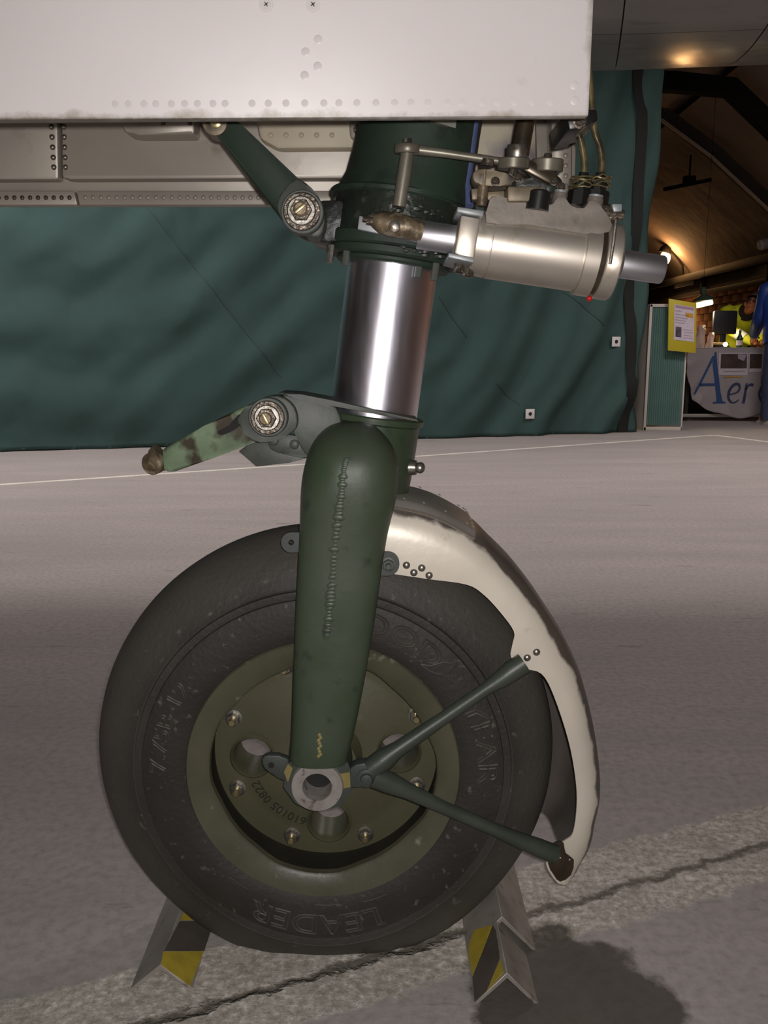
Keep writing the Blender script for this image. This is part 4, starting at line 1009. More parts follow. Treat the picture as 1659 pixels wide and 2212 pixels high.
bm = nb(); lathe(bm, WC, (0, 1, 0), [(fy + 0.010, RF * 0.83), (fy + 0.03, RF * 0.845), (-0.028, RF * 0.85), (-0.016, RF * 0.85), (-0.012, RF * 0.84)], 72, caps=False); obj('rim_barrel', bm, 'barrel_brown', rim)
# disc with four lightening holes
def disc(y, th, r_out, r_in, hr, hc, m, name, par):
    bm = nb(); n = 24; outs = []
    holes = [Vector((WX + hc * math.cos(R(a)), y, WZ + hc * math.sin(R(a)))) for a in (2, 92, 182, 272)]
    A_ = []
    g = 96; ringsn = 22; rows = []
    def dish(r): return 0.010 * (1 - min(1.0, max(0, (r - 0.055) / 0.05)))
    for i in range(ringsn + 1):
        r = r_in + (r_out - r_in) * i / ringsn; row = []
        for j in range(g):
            a = 2 * math.pi * j / g; row.append(bm.verts.new((WX + r * math.cos(a), y - dish(r), WZ + r * math.sin(a))))
        rows.append(row)
    for i in range(ringsn):
        for j in range(g):
            k = (j + 1) % g; q = (rows[i][j], rows[i + 1][j], rows[i + 1][k], rows[i][k]); c = sum((v.co for v in q), Vector()) / 4
            if any(math.hypot(c.x - h.x, c.z - h.z) < hr for h in holes): continue
            bm.faces.new(q)
    # snap hole borders onto true circles
    for v in bm.verts:
        for h in holes:
            d = math.hypot(v.co.x - h.x, v.co.z - h.z)
            if d < hr * 1.16 and any(e.is_boundary for e in v.link_edges):
                s = hr / max(d, 1e-6); v.co.x = h.x + (v.co.x - h.x) * s; v.co.z = h.z + (v.co.z - h.z) * s
    bmesh.ops.delete(bm, geom=[v for v in bm.verts if not v.link_faces], context='VERTS')
    bmesh.ops.solidify(bm, geom=bm.faces[:], thickness=th)
    return obj(name, bm, m, par), holes
HC = 0.0865; HR = 0.0235
dsk, holes = disc(-0.021 + Y0, 0.008, RF * 0.848, 0.034, HR, HC, 'rim_olive', 'wheel_disc', rim)
for h in holes:
    bm = nb(); lathe(bm, h + Vector((0, -0.004, 0)), (0, 1, 0), [(-0.004, HR * 1.16), (-0.007, HR * 1.06), (-0.004, HR * 0.98), (0.006, HR * 0.94), (0.042, HR * 0.90)], 32, caps=False); obj('hole_lip', bm, 'rim_olive', dsk)
bm = nb(); lathe(bm, WC, (0, 1, 0), [(0.07, 0.0), (0.07, 0.036), (-0.02, 0.05), (-0.030, 0.044), (-0.058, 0.038), (-0.060, 0.030), (-0.060, 0.0001)], 48); obj('hub', bm, 'rim_olive', rim)
for a in range(8):
    t = R(22.5 + 45 * a + 1.0); nut(WC + Vector((0.1165 * math.cos(t), -0.0215, 0.1165 * math.sin(t))), (0, -1, 0), rim, 0.0082, 'brass')
# far flange
bm = nb(); lathe(bm, WC, (0, 1, 0), [(0.012, RF * 0.84), (0.06, RF * 0.85), (0.072, RF * 0.94), (0.075, RF), (0.062, RF * 0.985)], 72, caps=False); obj('far_flange', bm, 'rim_olive', rim)
def stamp_fn(x, y, z, w):
    t = R(229) - x / 0.098; r = 0.088 + y
    return Vector((WX + r * math.cos(t), Y0 - 0.0212 - 0.010 * (1 - min(1.0, max(0, (r - 0.055) / 0.05))) - z, WZ + r * math.sin(t)))
text_mapped('610105 0822', 0.0165, stamp_fn, dsk, 'stamp', 'stamped_number', outline=False, bev=0.0004)
# tyre
TP = [(-0.071, RF * 0.97), (-0.0765, 0.160), (-0.0785, 0.172), (-0.0790, 0.185), (-0.0780, 0.198), (-0.0765, 0.2035), (-0.0745, 0.2045), (-0.0748, 0.2065), (-0.0742, 0.2125), (-0.0712, 0.2135), (-0.0715, 0.2155), (-0.0695, 0.2200),
      (-0.0660, 0.2310), (-0.0600, 0.2430), (-0.0520, 0.2535), (-0.0420, 0.2615), (-0.0290, 0.2675), (-0.0150, 0.2708), (0, TR)]
TP = TP + [(-y, r) for y, r in TP[-2::-1]]
def tyre_y(r):
    for (ya, ra), (yb, rb) in zip(TP, TP[1:]):
        if ra <= r <= rb: return ya + (yb - ya) * (r - ra) / max(1e-9, rb - ra)
    return -0.07
def squash(p):
    """tyre flattened on the ground, sidewall bulging a little there"""
    lim = 0.0012; s = 0.006
    e = min(1.0, max(0.0, (0.07 - p.z) / 0.08)); p.y = Y0 + (p.y - Y0) * (1 + 0.17 * e * e * (3 - 2 * e))
    if p.z < lim + s:
        d = lim + s - p.z; p.z = lim + s * math.exp(-d / s)
    return p
bm = nb(); lathe(bm, WC, (0, 1, 0), TP, 160, caps=False)
for v in bm.verts: squash(v.co)
tyre = obj('tyre', bm, 'tyre', air, ang=30); tyre['label'] = 'dusty black rubber tyre with raised lettering'
def tyre_text(body, size, ang, r0, sx=1.0, bev=0.0007, gap=0.0):
    def f(x, y, z, w):
        t = R(ang) - x * sx / r0; r = r0 + y
        return squash(Vector((WX + r * math.cos(t), Y0 + tyre_y(r) - z - 0.0001, WZ + r * math.sin(t))))
    return text_mapped(body, size, f, tyre, 'tyre_letter', 'sidewall_lettering', True, bev)
tyre_text('GOOD', 0.031, 66, 0.1755, 1.3, 0.0010)
tyre_text('YEAR', 0.031, 12, 0.1755, 1.3, 0.0010)
tyre_text('LEADER', 0.031, 266, 0.1765, 1.35, 0.0010)
tyre_text('7.75B-12', 0.024, 162, 0.1775, 1.25, 0.0009)
# winged emblem between the two words
bm = nb()
def tp(ang, r): 
    t = R(ang); return Vector((WX + r * math.cos(t), Y0 + tyre_y(r) - 0.0003, WZ + r * math.sin(t)))
for path in ([(50, 0.170), (47, 0.176), (44.5, 0.190), (41, 0.197), (38.5, 0.196), (33, 0.193), (34, 0.188), (36, 0.188), (36.5, 0.183), (38.5, 0.184), (39, 0.178), (41.5, 0.180), (43, 0.175), (46, 0.171), (50, 0.170)],
             [(41, 0.195), (38, 0.188)], [(43, 0.192), (40.5, 0.183)]):
    tube(bm, [tp(a, r) for a, r in path], 0.0008, 6)
obj('sidewall_emblem', bm, 'tyre_letter', tyre)
for a0, a1, r in ((296, 286, 0.166), (238, 229, 0.168), (276, 266, 0.164)):
    bm = nb(); tube(bm, [tp(a0 + (a1 - a0) * i / 10, r) for i in range(11)], 0.0006, 6); obj('sidewall_line', bm, 'tyre_letter', tyre)

# ---- mudguard
GYN = 0.893
G = [  # inner edge px, shoulder px (plane GYN), bulge, half width
    ((760, 1226), (760, 1096), 0.010), ((800, 1233), (800, 1101), 0.011), ((850, 1240), (850, 1109), 0.011), ((925, 1251), (930, 1130), 0.012), ((1008, 1263), (1015, 1178), 0.013), ((1045, 1285), (1060, 1222), 0.014), ((1080, 1322), (1105, 1272), 0.016),
    ((1110, 1364), (1145, 1325), 0.017), ((1107, 1392), (1172, 1368), 0.018), ((1104, 1420), (1192, 1402), 0.019), ((1130, 1443), (1208, 1432), 0.019), ((1170, 1456), (1220, 1462), 0.020), ((1197, 1505), (1236, 1510), 0.021), ((1228, 1600), (1256, 1600), 0.022), ((1243, 1680), (1266, 1680), 0.023), ((1246, 1740), (1268, 1740), 0.023), ((1238, 1798), (1260, 1795), 0.021),
    ((1222, 1815), (1258, 1825), 0.019), ((1190, 1836), (1254, 1850), 0.016), ((1180, 1866), (1244, 1874), 0.013), ((1192, 1892), (1236, 1895), 0.010), ((1206, 1909), (1228, 1909), 0.007)]
Gs = []
for k in range(len(G)):
    (iu, iv), (su, sv), bl = G[k]; Gs.append((iu, iv, su, sv, bl))
Gs = smooth_path(Gs, 4)
stations = []
for k, (iu, iv, su, sv, bl) in enumerate(Gs):
    a = P(iu, iv, GYN - 0.001); s = P(su, sv, GYN + 0.003); s0 = P(Gs[max(0, k - 1)][2], Gs[max(0, k - 1)][3], GYN); s1 = P(Gs[min(len(Gs) - 1, k + 1)][2], Gs[min(len(Gs) - 1, k + 1)][3], GYN)
    t = (s1 - s0).normalized(); n = Vector((-t.z, 0, t.x)); 
    if n.dot(Vector((s.x - WX, 0, s.z - WZ))) < 0: n = -n
    stations.append((a, s, n, bl))
def guard_ring(a, s, n, bl, off=0.0):
    mid = a * 0.42 + s * 0.58; roll = (s - mid); hw = Y0 - GYN
    pts = [a + Vector((0, -off, 0)), Vector((mid.x, GYN - 0.001 - off, mid.z))]
    for i in range(1, 15):
        th = math.pi * i / 15; c = math.cos(th); e = math.sin(th)
        y = Y0 - (hw + off) * math.copysign(abs(c) ** 0.62, c); k = e ** 0.85
        pts.append(Vector((mid.x, y, mid.z)) + roll * min(1.0, 1.35 * k) + n * ((bl + 0.001) * k + off * k))
    pts += [Vector((mid.x, Y0 + hw + off, mid.z)), Vector((a.x, 2 * Y0 - a.y + off, a.z))]
    return pts
def guard_sheet(st, off=0.0, th=0.0022, sel=None):
    bm = nb(); rows = [[bm.verts.new(p) for p in (guard_ring(*q, off)[sel] if sel else guard_ring(*q, off))] for q in st]
    for k in range(len(rows) - 1):
        for i in range(len(rows[0]) - 1): bm.faces.new((rows[k][i], rows[k + 1][i], rows[k + 1][i + 1], rows[k][i + 1]))
    bmesh.ops.recalc_face_normals(bm, faces=bm.faces)
    bmesh.ops.solidify(bm, geom=bm.faces[:], thickness=th); return bm
guard = obj('mudguard', guard_sheet(stations), 'guard', air, ang=50); guard['label'] = 'bare metal mudguard behind the wheel'
pl = [q for q, g in zip(stations, Gs) if 790 <= g[2] <= 1016]
bm = nb(); tube(bm, [guard_ring(*q, 0.003)[4] for q in pl], 0.0014, 6); obj('lit_plate_edge', bm, 'door_white', guard)  # white tube paints in the light caught along the plate's near edge
gp = obj('guard_plate', guard_sheet(pl, 0.0022, 0.002, slice(4, 14)), 'guard_plate', guard, ang=50)
for q in pl[1::2]:
    rr = guard_ring(*q, 0.0035)
    for i in (6, 11): rivet(rr[i], (rr[i] - Vector((WX, rr[i].y, WZ))).normalized(), gp, 0.0022, 0.0012, 'guard_plate')
rr = guard_ring(*pl[-1], 0.0035)
for i in range(6, 12): rivet(rr[i] - Vector((0.004, 0, -0.003)), (rr[i] - Vector((WX, rr[i].y, WZ))).normalized(), gp, 0.0022, 0.0012, 'guard_plate')
for u, v in ((878, 1221), (894, 1237), (911, 1227), (927, 1243), (1139, 1421), (1159, 1409), (1210, 1852), (1230, 1856)):
    rivet(P(u, v, GYN - 0.0012), (0, -1, 0), guard, 0.0042 if v < 1800 else 0.0026, 0.0026, 'steel')
bm = nb(); pprism(bm, smooth_path([(1190, 1828), (1206, 1818), (1218, 1822), (1222, 1845), (1240, 1858), (1234, 1890), (1210, 1905), (1196, 1890), (1184, 1866)], 2, True), GYN - 0.0032, GYN - 0.0012, 0.0004); obj('worn_end_plate', bm, 'pipe_bronze', guard)

# ---- stays from hub to mudguard
bm = nb(); SY = 0.872
def stay(px, rad):
    bm = nb(); tube(bm, [P(u, v, y) for u, v, y in px], rad, 16); return obj('guard_stay', bm, 'stay_green', air)
st1 = stay([(800, 1662, 0.866), (830, 1640, 0.868), (860, 1618, 0.870), (960, 1550, 0.874), (1050, 1488, 0.879), (1085, 1465, 0.881), (1105, 1450, 0.883), (1132, 1432, 0.885)], [0.012, 0.0125, 0.009, 0.0072, 0.0072, 0.010, 0.0115, 0.0115])
st2 = stay([(806, 1676, 0.866), (840, 1690, 0.867), (880, 1708, 0.869), (960, 1745, 0.874), (1060, 1788, 0.879), (1130, 1818, 0.882), (1165, 1832, 0.884), (1200, 1846, 0.886)], [0.0125, 0.0120, 0.009, 0.0072, 0.0072, 0.009, 0.0105, 0.0105])
bm = nb(); pprism(bm, smooth_path([(752, 1668), (770, 1652), (800, 1650), (826, 1660), (828, 1682), (806, 1694), (775, 1700), (756, 1702)], 2, True), AYE + 0.004, AYE + 0.020, 0.003); sy = obj('stay_yoke', bm, 'lug_green', air)
bm = nb(); lathe(bm, P(792, 1680, AYE + 0.004), (0, -1, 0), [(-0.004, 0.0105), (0.002, 0.0105), (0.003, 0.007), (0.006, 0.006), (0.007, 0.003)], 20); obj('yoke_bolt', bm, 'lug_green', sy)

# ================================================================== CHOCKS
def chock(name, xc, y0, y1, hw, h, th, label, z=0.0, dx=0.0, group=None):
    t = thing(name, (xc, y0, z), label, 'wheel chock', group); bm = nb(); d = th * 1.25
    sec = [(-hw, 0), (0, h), (hw, 0), (hw - th * 1.1, 0), (0, h - d), (-hw + th * 1.1, 0)]
    prism(bm, [(xc + a, y0, z + b) for a, b in sec], (dx, y1 - y0, 0), 0.0007, 1)
    obj('angle_bar', bm, 'chock_alu', t); return t
cl = PF(415, 2143); cl2 = PF(283, 2130); xl = (cl.x + cl2.x) / 2; yl = (cl.y + cl2.y) / 2; hwl = (cl.x - cl2.x) / 2
hl = P(345, 2080, yl).z * 0.93
ch1 = chock('wheel_chock', xl, yl, yl + 0.24, hwl, hl, 0.0045, 'grey metal angle chock with one broad yellow stripe, under the smaller gap side without mudguard')
ch1['label'] = 'striped metal angle chock on the side of the tyre away from the mudguard'
def stripe(px, side, xc, y0, hw, h, m, par):
    n = Vector((side * h, 0, hw)).normalized(); p0 = Vector((xc + side * hw, y0, 0)) + n * 0.0003
    bm = nb(); prism(bm, [on_plane(u, v, p0, n) for u, v in px], n * 0.0005); o = obj('tape_stripe', bm, m, par, False); return o
stripe([(352, 2056), (440, 2055), (411, 2130), (348, 2084)], 1, xl, yl, hwl, hl, 'tape_yellow', ch1)
stripe([(388, 1990), (462, 1990), (441, 2054), (354, 2054)], 1, xl, yl, hwl, hl, 'tape_dark', ch1)
stripe([(408, 1945), (478, 1945), (463, 1988), (389, 1988)], 1, xl, yl, hwl, hl, 'tape_yellow', ch1)
cr = PF(1163, 2168); cr2 = PF(1024, 2170); xr = (cr.x + cr2.x) / 2; yr = (cr.y + cr2.y) / 2; hwr = (cr.x - cr2.x) / 2
hr = P(1095, 2101, yr).z
ch2 = chock('wheel_chock', xr, yr, yr + 0.26, hwr, hr, 0.0045, 'striped metal angle chock below the mudguard end, beside the dark oil stain')
stripe([(1012, 2062), (1014, 2040), (1024, 2010), (1064, 1998), (1050, 2035), (1021, 2108)], -1, xr, yr, hwr, hr, 'tape_yellow', ch2)
stripe([(1021, 2110), (1050, 2037), (1065, 1998), (1071, 2010), (1080, 2070), (1052, 2140), (1026, 2164)], -1, xr, yr, hwr, hr, 'tape_dark', ch2)
stripe([(1053, 2140), (1081, 2072), (1088, 2100)], -1, xr, yr, hwr, hr, 'tape_yellow', ch2)
ch3 = chock('wheel_chock', xr + 0.006, yr + 0.086, yr + 0.26, hwr + 0.0065, hr + 0.0065, 0.0045, 'short bare metal angle laid on top of the striped chock by the oil stain')

# ================================================================== THE DESK CORNER
# folding screen
def part_px(name, px, Y, th, m, par, bev=0.003):
    bm = nb(); pprism(bm, px, Y, Y + th, bev); return obj(name, bm, m, par)
SYY = 8.05
p = PF(1432, 930)
scr = thing('partition_screen', (p.x, SYY, 0), 'narrow green ribbed partition screen in a white frame by the curtain end', 'screen')
xl_, xr_ = P(1390, 925, SYY).x, P(1473, 925, SYY).x; zt = P(1430, 657, SYY).z
bm = nb(); box(bm, ((xl_ + xr_) / 2, SYY + 0.02, zt / 2 + 0.02), (xr_ - xl_ - 0.03, 0.02, zt - 0.06)); pan = obj('panel', bm, 'screen_green', scr)
nr = 15
for i in range(nr):
    x = xl_ + 0.025 + (xr_ - xl_ - 0.05) * (i + 0.5) / nr
    bm = nb(); rod(bm, (x, SYY + 0.011, 0.05), (x, SYY + 0.011, zt - 0.03), 0.009, seg=8); obj('rib', bm, 'screen_green', pan)
for c, s in ((((xl_ + xr_) / 2, SYY + 0.015, zt - 0.012), (xr_ - xl_, 0.04, 0.028)), (((xl_ + xr_) / 2, SYY + 0.015, 0.016), (xr_ - xl_, 0.04, 0.032)), ((xl_ + 0.01, SYY + 0.015, zt / 2), (0.025, 0.04, zt)), ((xr_ - 0.006, SYY + 0.015, zt / 2), (0.014, 0.04, zt))):
    bm = nb(); box(bm, c, s, None, 0.003); obj('frame_bar', bm, 'frame_white', scr)
# second leaf seen edge-on behind the curtain edge
bm = nb(); prism(bm, [(xl_ - 0.004, SYY + 0.04, 0.02), (xl_ - 0.075, SYY + 0.22, 0.05), (xl_ - 0.075, SYY + 0.22, 0.86), (xl_ - 0.004, SYY + 0.04, zt)], (0.012, 0.008, 0), 0.002); obj('folded_leaf', bm, 'frame_white', scr)
# yellow notice board hung on the screen
sg = thing('notice_board', P(1474, 760, SYY - 0.1), 'yellow board carrying a printed paper notice, fixed to the green screen', 'sign')
YN = SYY - 0.075
quad = [(1445, 645), (1505, 655), (1503, 763), (1443, 757)]
def sq(a, b):
    (x0, y0), (x1, y1), (x2, y2), (x3, y3) = quad
    u = (x0 * (1 - a) + x1 * a) * (1 - b) + (x3 * (1 - a) + x2 * a) * b; v = (y0 * (1 - a) + y1 * a) * (1 - b) + (y3 * (1 - a) + y2 * a) * b; return u, v
def sgp(a0, b0, a1, b1, m, name, par, lift, th=0.002):
    bm = nb(); pprism(bm, [sq(a0, b0), sq(a1, b0), sq(a1, b1), sq(a0, b1)], YN - lift, YN - lift + th); return obj(name, bm, m, par, False)
bd = part_px('board', quad, YN, 0.02, 'sign_yellow', sg, 0.002)
bm = nb(); box(bm, P(1458, 700, YN + 0.05) , (0.05, 0.06, 0.05)); obj('bracket', bm, 'frame_white', sg)
pp = sgp(0.2, 0.09, 0.93, 0.78, 'paper', 'notice_paper', sg, 0.003)
sgp(0.24, 0.10, 0.90, 0.155, 'ink_mauve', 'printed_heading', pp, 0.004); sgp(0.24, 0.20, 0.46, 0.225, 'ink_grey', 'printed_line', pp, 0.004)
sgp(0.60, 0.22, 0.88, 0.31, 'ink_orange', 'printed_box', pp, 0.004)
for b in (0.27, 0.33, 0.38, 0.43): sgp(0.24, b, 0.55 + 0.2 * ((b * 100) % 7) / 7, b + 0.018, 'ink_grey', 'printed_line', pp, 0.004)
sgp(0.26, 0.52, 0.47, 0.72, 'photo_blue', 'printed_photo', pp, 0.004)
for b in (0.55, 0.60, 0.66, 0.71): sgp(0.55, b, 0.88, b + 0.014, 'ink_grey', 'printed_line', pp, 0.004)
# desk
DYY = 9.2
xa = P(1476, 905, DYY).x; xb = xa + 1.45; zt2 = P(1560, 752, DYY).z
desk = thing('display_desk', (xa + 0.7, DYY + 0.35, 0), 'folding desk behind the white banner with a pale lower rail', 'desk')
bm = nb(); box(bm, ((xa + xb) / 2, DYY + 0.37, zt2 - 0.015), (xb - xa, 0.74, 0.03), None, 0.004); obj('desk_top', bm, 'table_wood', desk)
for x in (xa + 0.04, xb - 0.04):
    for y in (DYY + 0.06, DYY + 0.68):
        bm = nb(); box(bm, (x, y, (zt2 - 0.03) / 2), (0.04, 0.04, zt2 - 0.03), None, 0.004); obj('leg', bm, 'trousers_dark', desk)
zr = P(1530, 898, DYY).z
bm = nb(); box(bm, ((xa + xb) / 2 - 0.02, DYY + 0.03, zr), (xb - xa - 0.02, 0.03, 0.035), None, 0.003); obj('lower_rail', bm, 'table_metal', desk)
bm = nb(); box(bm, ((xa + xb) / 2, DYY + 0.60, 0.36), (xb - xa - 0.1, 0.03, 0.70)); obj('modesty_panel', bm, 'sweater_dark', desk)
# banner
ban = thing('banner', (xa + 0.7, DYY - 0.01, 0.1), 'white cloth banner with large blue letters hung over the desk front', 'banner')
BY = DYY - 0.03
bx0 = P(1482, 800, BY).x; bx1 = xb - 0.02; bzt = zt2 + 0.004
def bedge(x):   # lower hem rises toward the bunched left-hand corner
    a = (x - bx0) / (bx1 - bx0)
    return 0.10 + 0.13 * max(0, 1 - a * 4.5) ** 1.2 - 0.07 * math.exp(-((a - 0.42) / 0.12) ** 2)
def bf(a, b):
    x = bx0 + (bx1 - bx0) * a; z0 = bedge(x); z = z0 + (bzt - z0) * b
    lf = max(0, 1 - a * 5) * (1 - b * 0.7)
    w = 0.004 * math.sin(x * 9 + z * 4) + 0.03 * lf * math.sin((z * 1.0 - a * 0.8) * 30) + 0.025 * max(0, 1 - b * 4) * math.sin(x * 22 + 6 * z)
    x += 0.10 * max(0, 1 - a * 6) * max(0, 0.55 - b) * 1.5
    return Vector((x, BY - 0.006 - abs(w) * 0.8 if w < 0 else BY - 0.006 + w * 0.3, z))
bm = nb(); grid(bm, bf, 90, 50); bmesh.ops.solidify(bm, geom=bm.faces[:], thickness=0.003); obj('cloth', bm, 'banner', ban, ang=80)
bm = nb(); box(bm, ((bx0 + bx1) / 2, DYY + 0.06, zt2 + 0.004), (bx1 - bx0, 0.2, 0.004)); obj('top_fold', bm, 'banner', ban)
LYB = BY - 0.012
def lpx(x, y): return P(1380 + x / 5.946, 600 + y / 5.946, LYB)
def lrib(pts, wid, name='letter', m='letter_blue'):
    bm = nb(); k = mpp(1560, 850, LYB) / 5.946; ribbon(bm, [lpx(x, y) for x, y in pts], [w * k for w in wid], (0, -1, 0), 0.003); return bm
def lpoly(pts):
    bm = nb(); prism(bm, [lpx(x, y) for x, y in pts], (0, 0.003, 0)); return bm
LA = obj('letter_a', lpoly([(978, 950), (998, 960), (1008, 1120), (1030, 1300), (1052, 1480), (1072, 1570), (1082, 1588), (1115, 1596), (1115, 1614), (952, 1614), (952, 1598), (992, 1590), (1000, 1570), (990, 1480), (972, 1300), (948, 1110)]), 'letter_blue', ban)
obj('thin_stroke', lrib([(962, 1010), (900, 1130), (840, 1250), (780, 1370), (740, 1440), (716, 1492)], [34, 30, 28, 28, 28, 20]), 'letter_blue', LA)
obj('crossbar', lrib([(785, 1372), (1000, 1370)], [28, 28]), 'letter_blue', LA)
obj('letter_e', lrib(smooth_path([(1160, 1500), (1215, 1488), (1270, 1462), (1296, 1420), (1288, 1378), (1255, 1362), (1208, 1385), (1168, 1440), (1150, 1500), (1156, 1560), (1190, 1598), (1238, 1596), (1282, 1565)], 4), [14] * 8 + [24] * 8 + [34] * 16 + [28] * 8 + [12] * 9), 'letter_navy', ban)
obj('letter_r', lrib([(1340, 1612), (1352, 1560), (1370, 1450), (1380, 1380), (1388, 1352)], [36, 34, 32, 30, 14], m='letter_navy'), 'letter_navy', ban)
obj('letter_r_arm', lrib(smooth_path([(1372, 1440), (1400, 1395), (1432, 1372), (1470, 1380)], 4), [16] * 5 + [26] * 4 + [34] * 4), 'letter_navy', ban)
obj('letter_o', lrib(smooth_path([(1640, 1370), (1580, 1400), (1545, 1490), (1570, 1580), (1640, 1605), (1710, 1570), (1730, 1480), (1700, 1395)], 3, True), [30] * 24), 'letter_navy', ban)
ph = obj('photo_panel', lpoly([(1028, 962), (1396, 962), (1396, 1250), (1024, 1250)]), 'paper', ban, False)
def inlay(pts, m, name, par, l=0.002):
    bm = nb(); prism(bm, [lpx(x, y) + Vector((0, -l, 0)) for x, y in pts], (0, 0.001, 0)); return obj(name, bm, m, par, False)
inlay([(1056, 978), (1388, 978), (1386, 1164), (1048, 1164)], 'photo_dark', 'printed_photo', ph)
inlay([(1270, 982), (1384, 985), (1350, 1070), (1275, 1040)], 'ink_grey', 'photo_highlight', ph, 0.0035)
inlay([(1085, 1196), (1360, 1192), (1360, 1206), (1085, 1210)], 'ink_grey', 'printed_line', ph)
inlay([(1085, 1268), (1330, 1262), (1330, 1276), (1085, 1282)], 'ink_orange', 'printed_line', ph)
ph2 = obj('photo_panel', lpoly([(1418, 962), (1780, 962), (1780, 1210), (1416, 1210)]), 'paper', ban, False)
inlay([(1428, 978), (1770, 978), (1770, 1164), (1420, 1164)], 'photo_dark', 'printed_photo', ph2)
# things on the desk
zd = zt2 + 0.006
mx_ = (P(1542, 700, 9.68).x + P(1588, 700, 9.68).x) / 2; mw = P(1590, 700, 9.68).x - P(1538, 700, 9.68).x
mon = thing('computer_monitor', (mx_, 9.68, zt2), 'back of a dark computer monitor standing on the desk', 'monitor')
mz0, mz1 = P(1560, 722, 9.68).z, P(1560, 671, 9.68).z
bm = nb(); box(bm, (mx_, 9.68, (mz0 + mz1) / 2), (mw, 0.05, mz1 - mz0), None, 0.018); obj('case', bm, 'dark_box', mon)
bm = nb(); box(bm, (mx_, 9.70, (zd + mz0) / 2 + 0.02), (0.06, 0.03, mz0 - zd + 0.05), None, 0.005); obj('neck', bm, 'dark_box', mon)
bm = nb(); lathe(bm, (mx_, 9.70, zt2), (0, 0, 1), [(0, 0.11), (0.014, 0.10), (0.02, 0.05)], 24); obj('foot', bm, 'dark_box', mon)
for k, (u, m_, l) in enumerate(((1509, 'bag_paper', 'crumpled pinkish paper bag upright on the desk beside the notice board'), (1531, 'bag_paper', 'smaller pinkish paper bag between the taller bag and the dark monitor'))):
    bm = nb(); p = P(u, 752, 9.32); h_ = (0.22, 0.15)[k]
    def bagf(a, b): 
        t = 2 * math.pi * a; r = (0.052, 0.036)[k] * (1 - 0.18 * b + 0.10 * math.sin(7 * b + k)) * (1 + 0.14 * math.sin(4 * t + 5 * b)); return Vector((p.x + r * math.cos(t) + 0.02 * b, 9.32 + r * 0.7 * math.sin(t), zt2 + h_ * b * (1 + 0.12 * math.sin(2 * t) * b)))
    grid(bm, bagf, 24, 6); bmesh.ops.remove_doubles(bm, verts=bm.verts, dist=1e-5); bmesh.ops.holes_fill(bm, edges=[e for e in bm.edges if e.is_boundary]); tag(obj('paper_bag', bm, m_), l, 'bag')
bk = thing('basket', (P(1551, 745, 9.45).x, 9.45, zt2), 'low dark basket with a pale rim on the desk', 'basket')
bx = P(1551, 745, 9.45).x
bm = nb(); lathe(bm, (bx, 9.45, zt2), (0, 0, 1), [(0, 0.07), (0.045, 0.095), (0.04, 0.085), (0.006, 0.06)], 28); obj('bowl', bm, 'sweater_dark', bk)
bm = nb(); tube(bm, [(bx + 0.098 * math.cos(a), 9.45 + 0.098 * math.sin(a), zt2 + 0.05) for a in [2 * math.pi * i / 28 for i in range(29)]], 0.012, 8); obj('rim', bm, 'basket', bk)
gb = thing('globe_light', (P(1567, 744, 9.27).x, 9.27, zt2), 'small glowing round light on the desk', 'lamp'); gx = P(1567, 744, 9.27)
bm = nb(); bmesh.ops.create_uvsphere(bm, u_segments=16, v_segments=10, radius=0.024, matrix=Matrix.Translation((gx.x, 9.27, gx.z))); obj('globe', bm, 'glow_bulb', gb)
bm = nb(); lathe(bm, (gx.x, 9.27, zt2), (0, 0, 1), [(0, 0.02), (max(0.012, gx.z - zt2 - 0.015), 0.012)], 12); obj('base', bm, 'dark_box', gb)
bt = thing('bottle', (P(1597, 745, 9.27).x, 9.27, zt2), 'dark green glass bottle standing on the desk', 'bottle'); bxx = P(1597, 745, 9.27).x
bm = nb(); lathe(bm, (bxx, 9.27, zt2), (0, 0, 1), [(0, 0.03), (0.004, 0.032), (0.10, 0.032), (0.13, 0.018), (0.15, 0.012), (0.185, 0.012)], 20); obj('glass', bm, 'bottle_green', bt)
bm = nb(); lathe(bm, (bxx, 9.27, zt2 + 0.183), (0, 0, 1), [(0, 0.013), (0.015, 0.013)], 12); obj('cap', bm, 'frame_white', bt)
bm = nb(); lathe(bm, (bxx, 9.27, zt2 + 0.03), (0, 0, 1), [(0, 0.0325), (0.05, 0.0325)], 20); obj('paper_label', bm, 'paper', bt)
# hanging lamp over the desk
hl_p = P(1522, 648, 9.75)
pen = thing('pendant_lamp', hl_p, 'hanging lamp with green shade and bright tube over the desk', 'lamp')
d = (P(1538, 653, 9.75) - P(1504, 662, 9.75))
bm = nb(); a = P(1505, 660, 9.74); b = P(1538, 652, 9.74); tube(bm, [a - d * 0.03, a, b, b + d * 0.03], [0.014, 0.03, 0.03, 0.014], 14); obj('tube', bm, 'glow_tube', pen)
bm = nb(); n_ = 20
c_ = (a + b) / 2
lathe(bm, c_ + Vector((0.01, 0.05, 0.035)), (-0.1, 0, 1), [(0, 0.12), (0.02, 0.11), (0.05, 0.06), (0.07, 0.03), (0.13, 0.035), (0.15, 0.02)], 24); obj('shade', bm, 'lamp_green', pen)
bm = nb(); rod(bm, c_ + Vector((-0.005, 0.05, 0.16)), (c_.x - 0.005, c_.y + 0.05, 3.52), 0.002, seg=6); obj('cord', bm, 'beam_black', pen)
light('pendant_light', 'SPOT', c_ + Vector((0, -0.02, -0.05)), 26.0, (1.0, 0.78, 0.42), 0.05, c_ + Vector((0, -0.02, -1)))
bpy.data.lights['pendant_light'].spot_size = R(160); bpy.data.lights['pendant_light'].spot_blend = 0.5

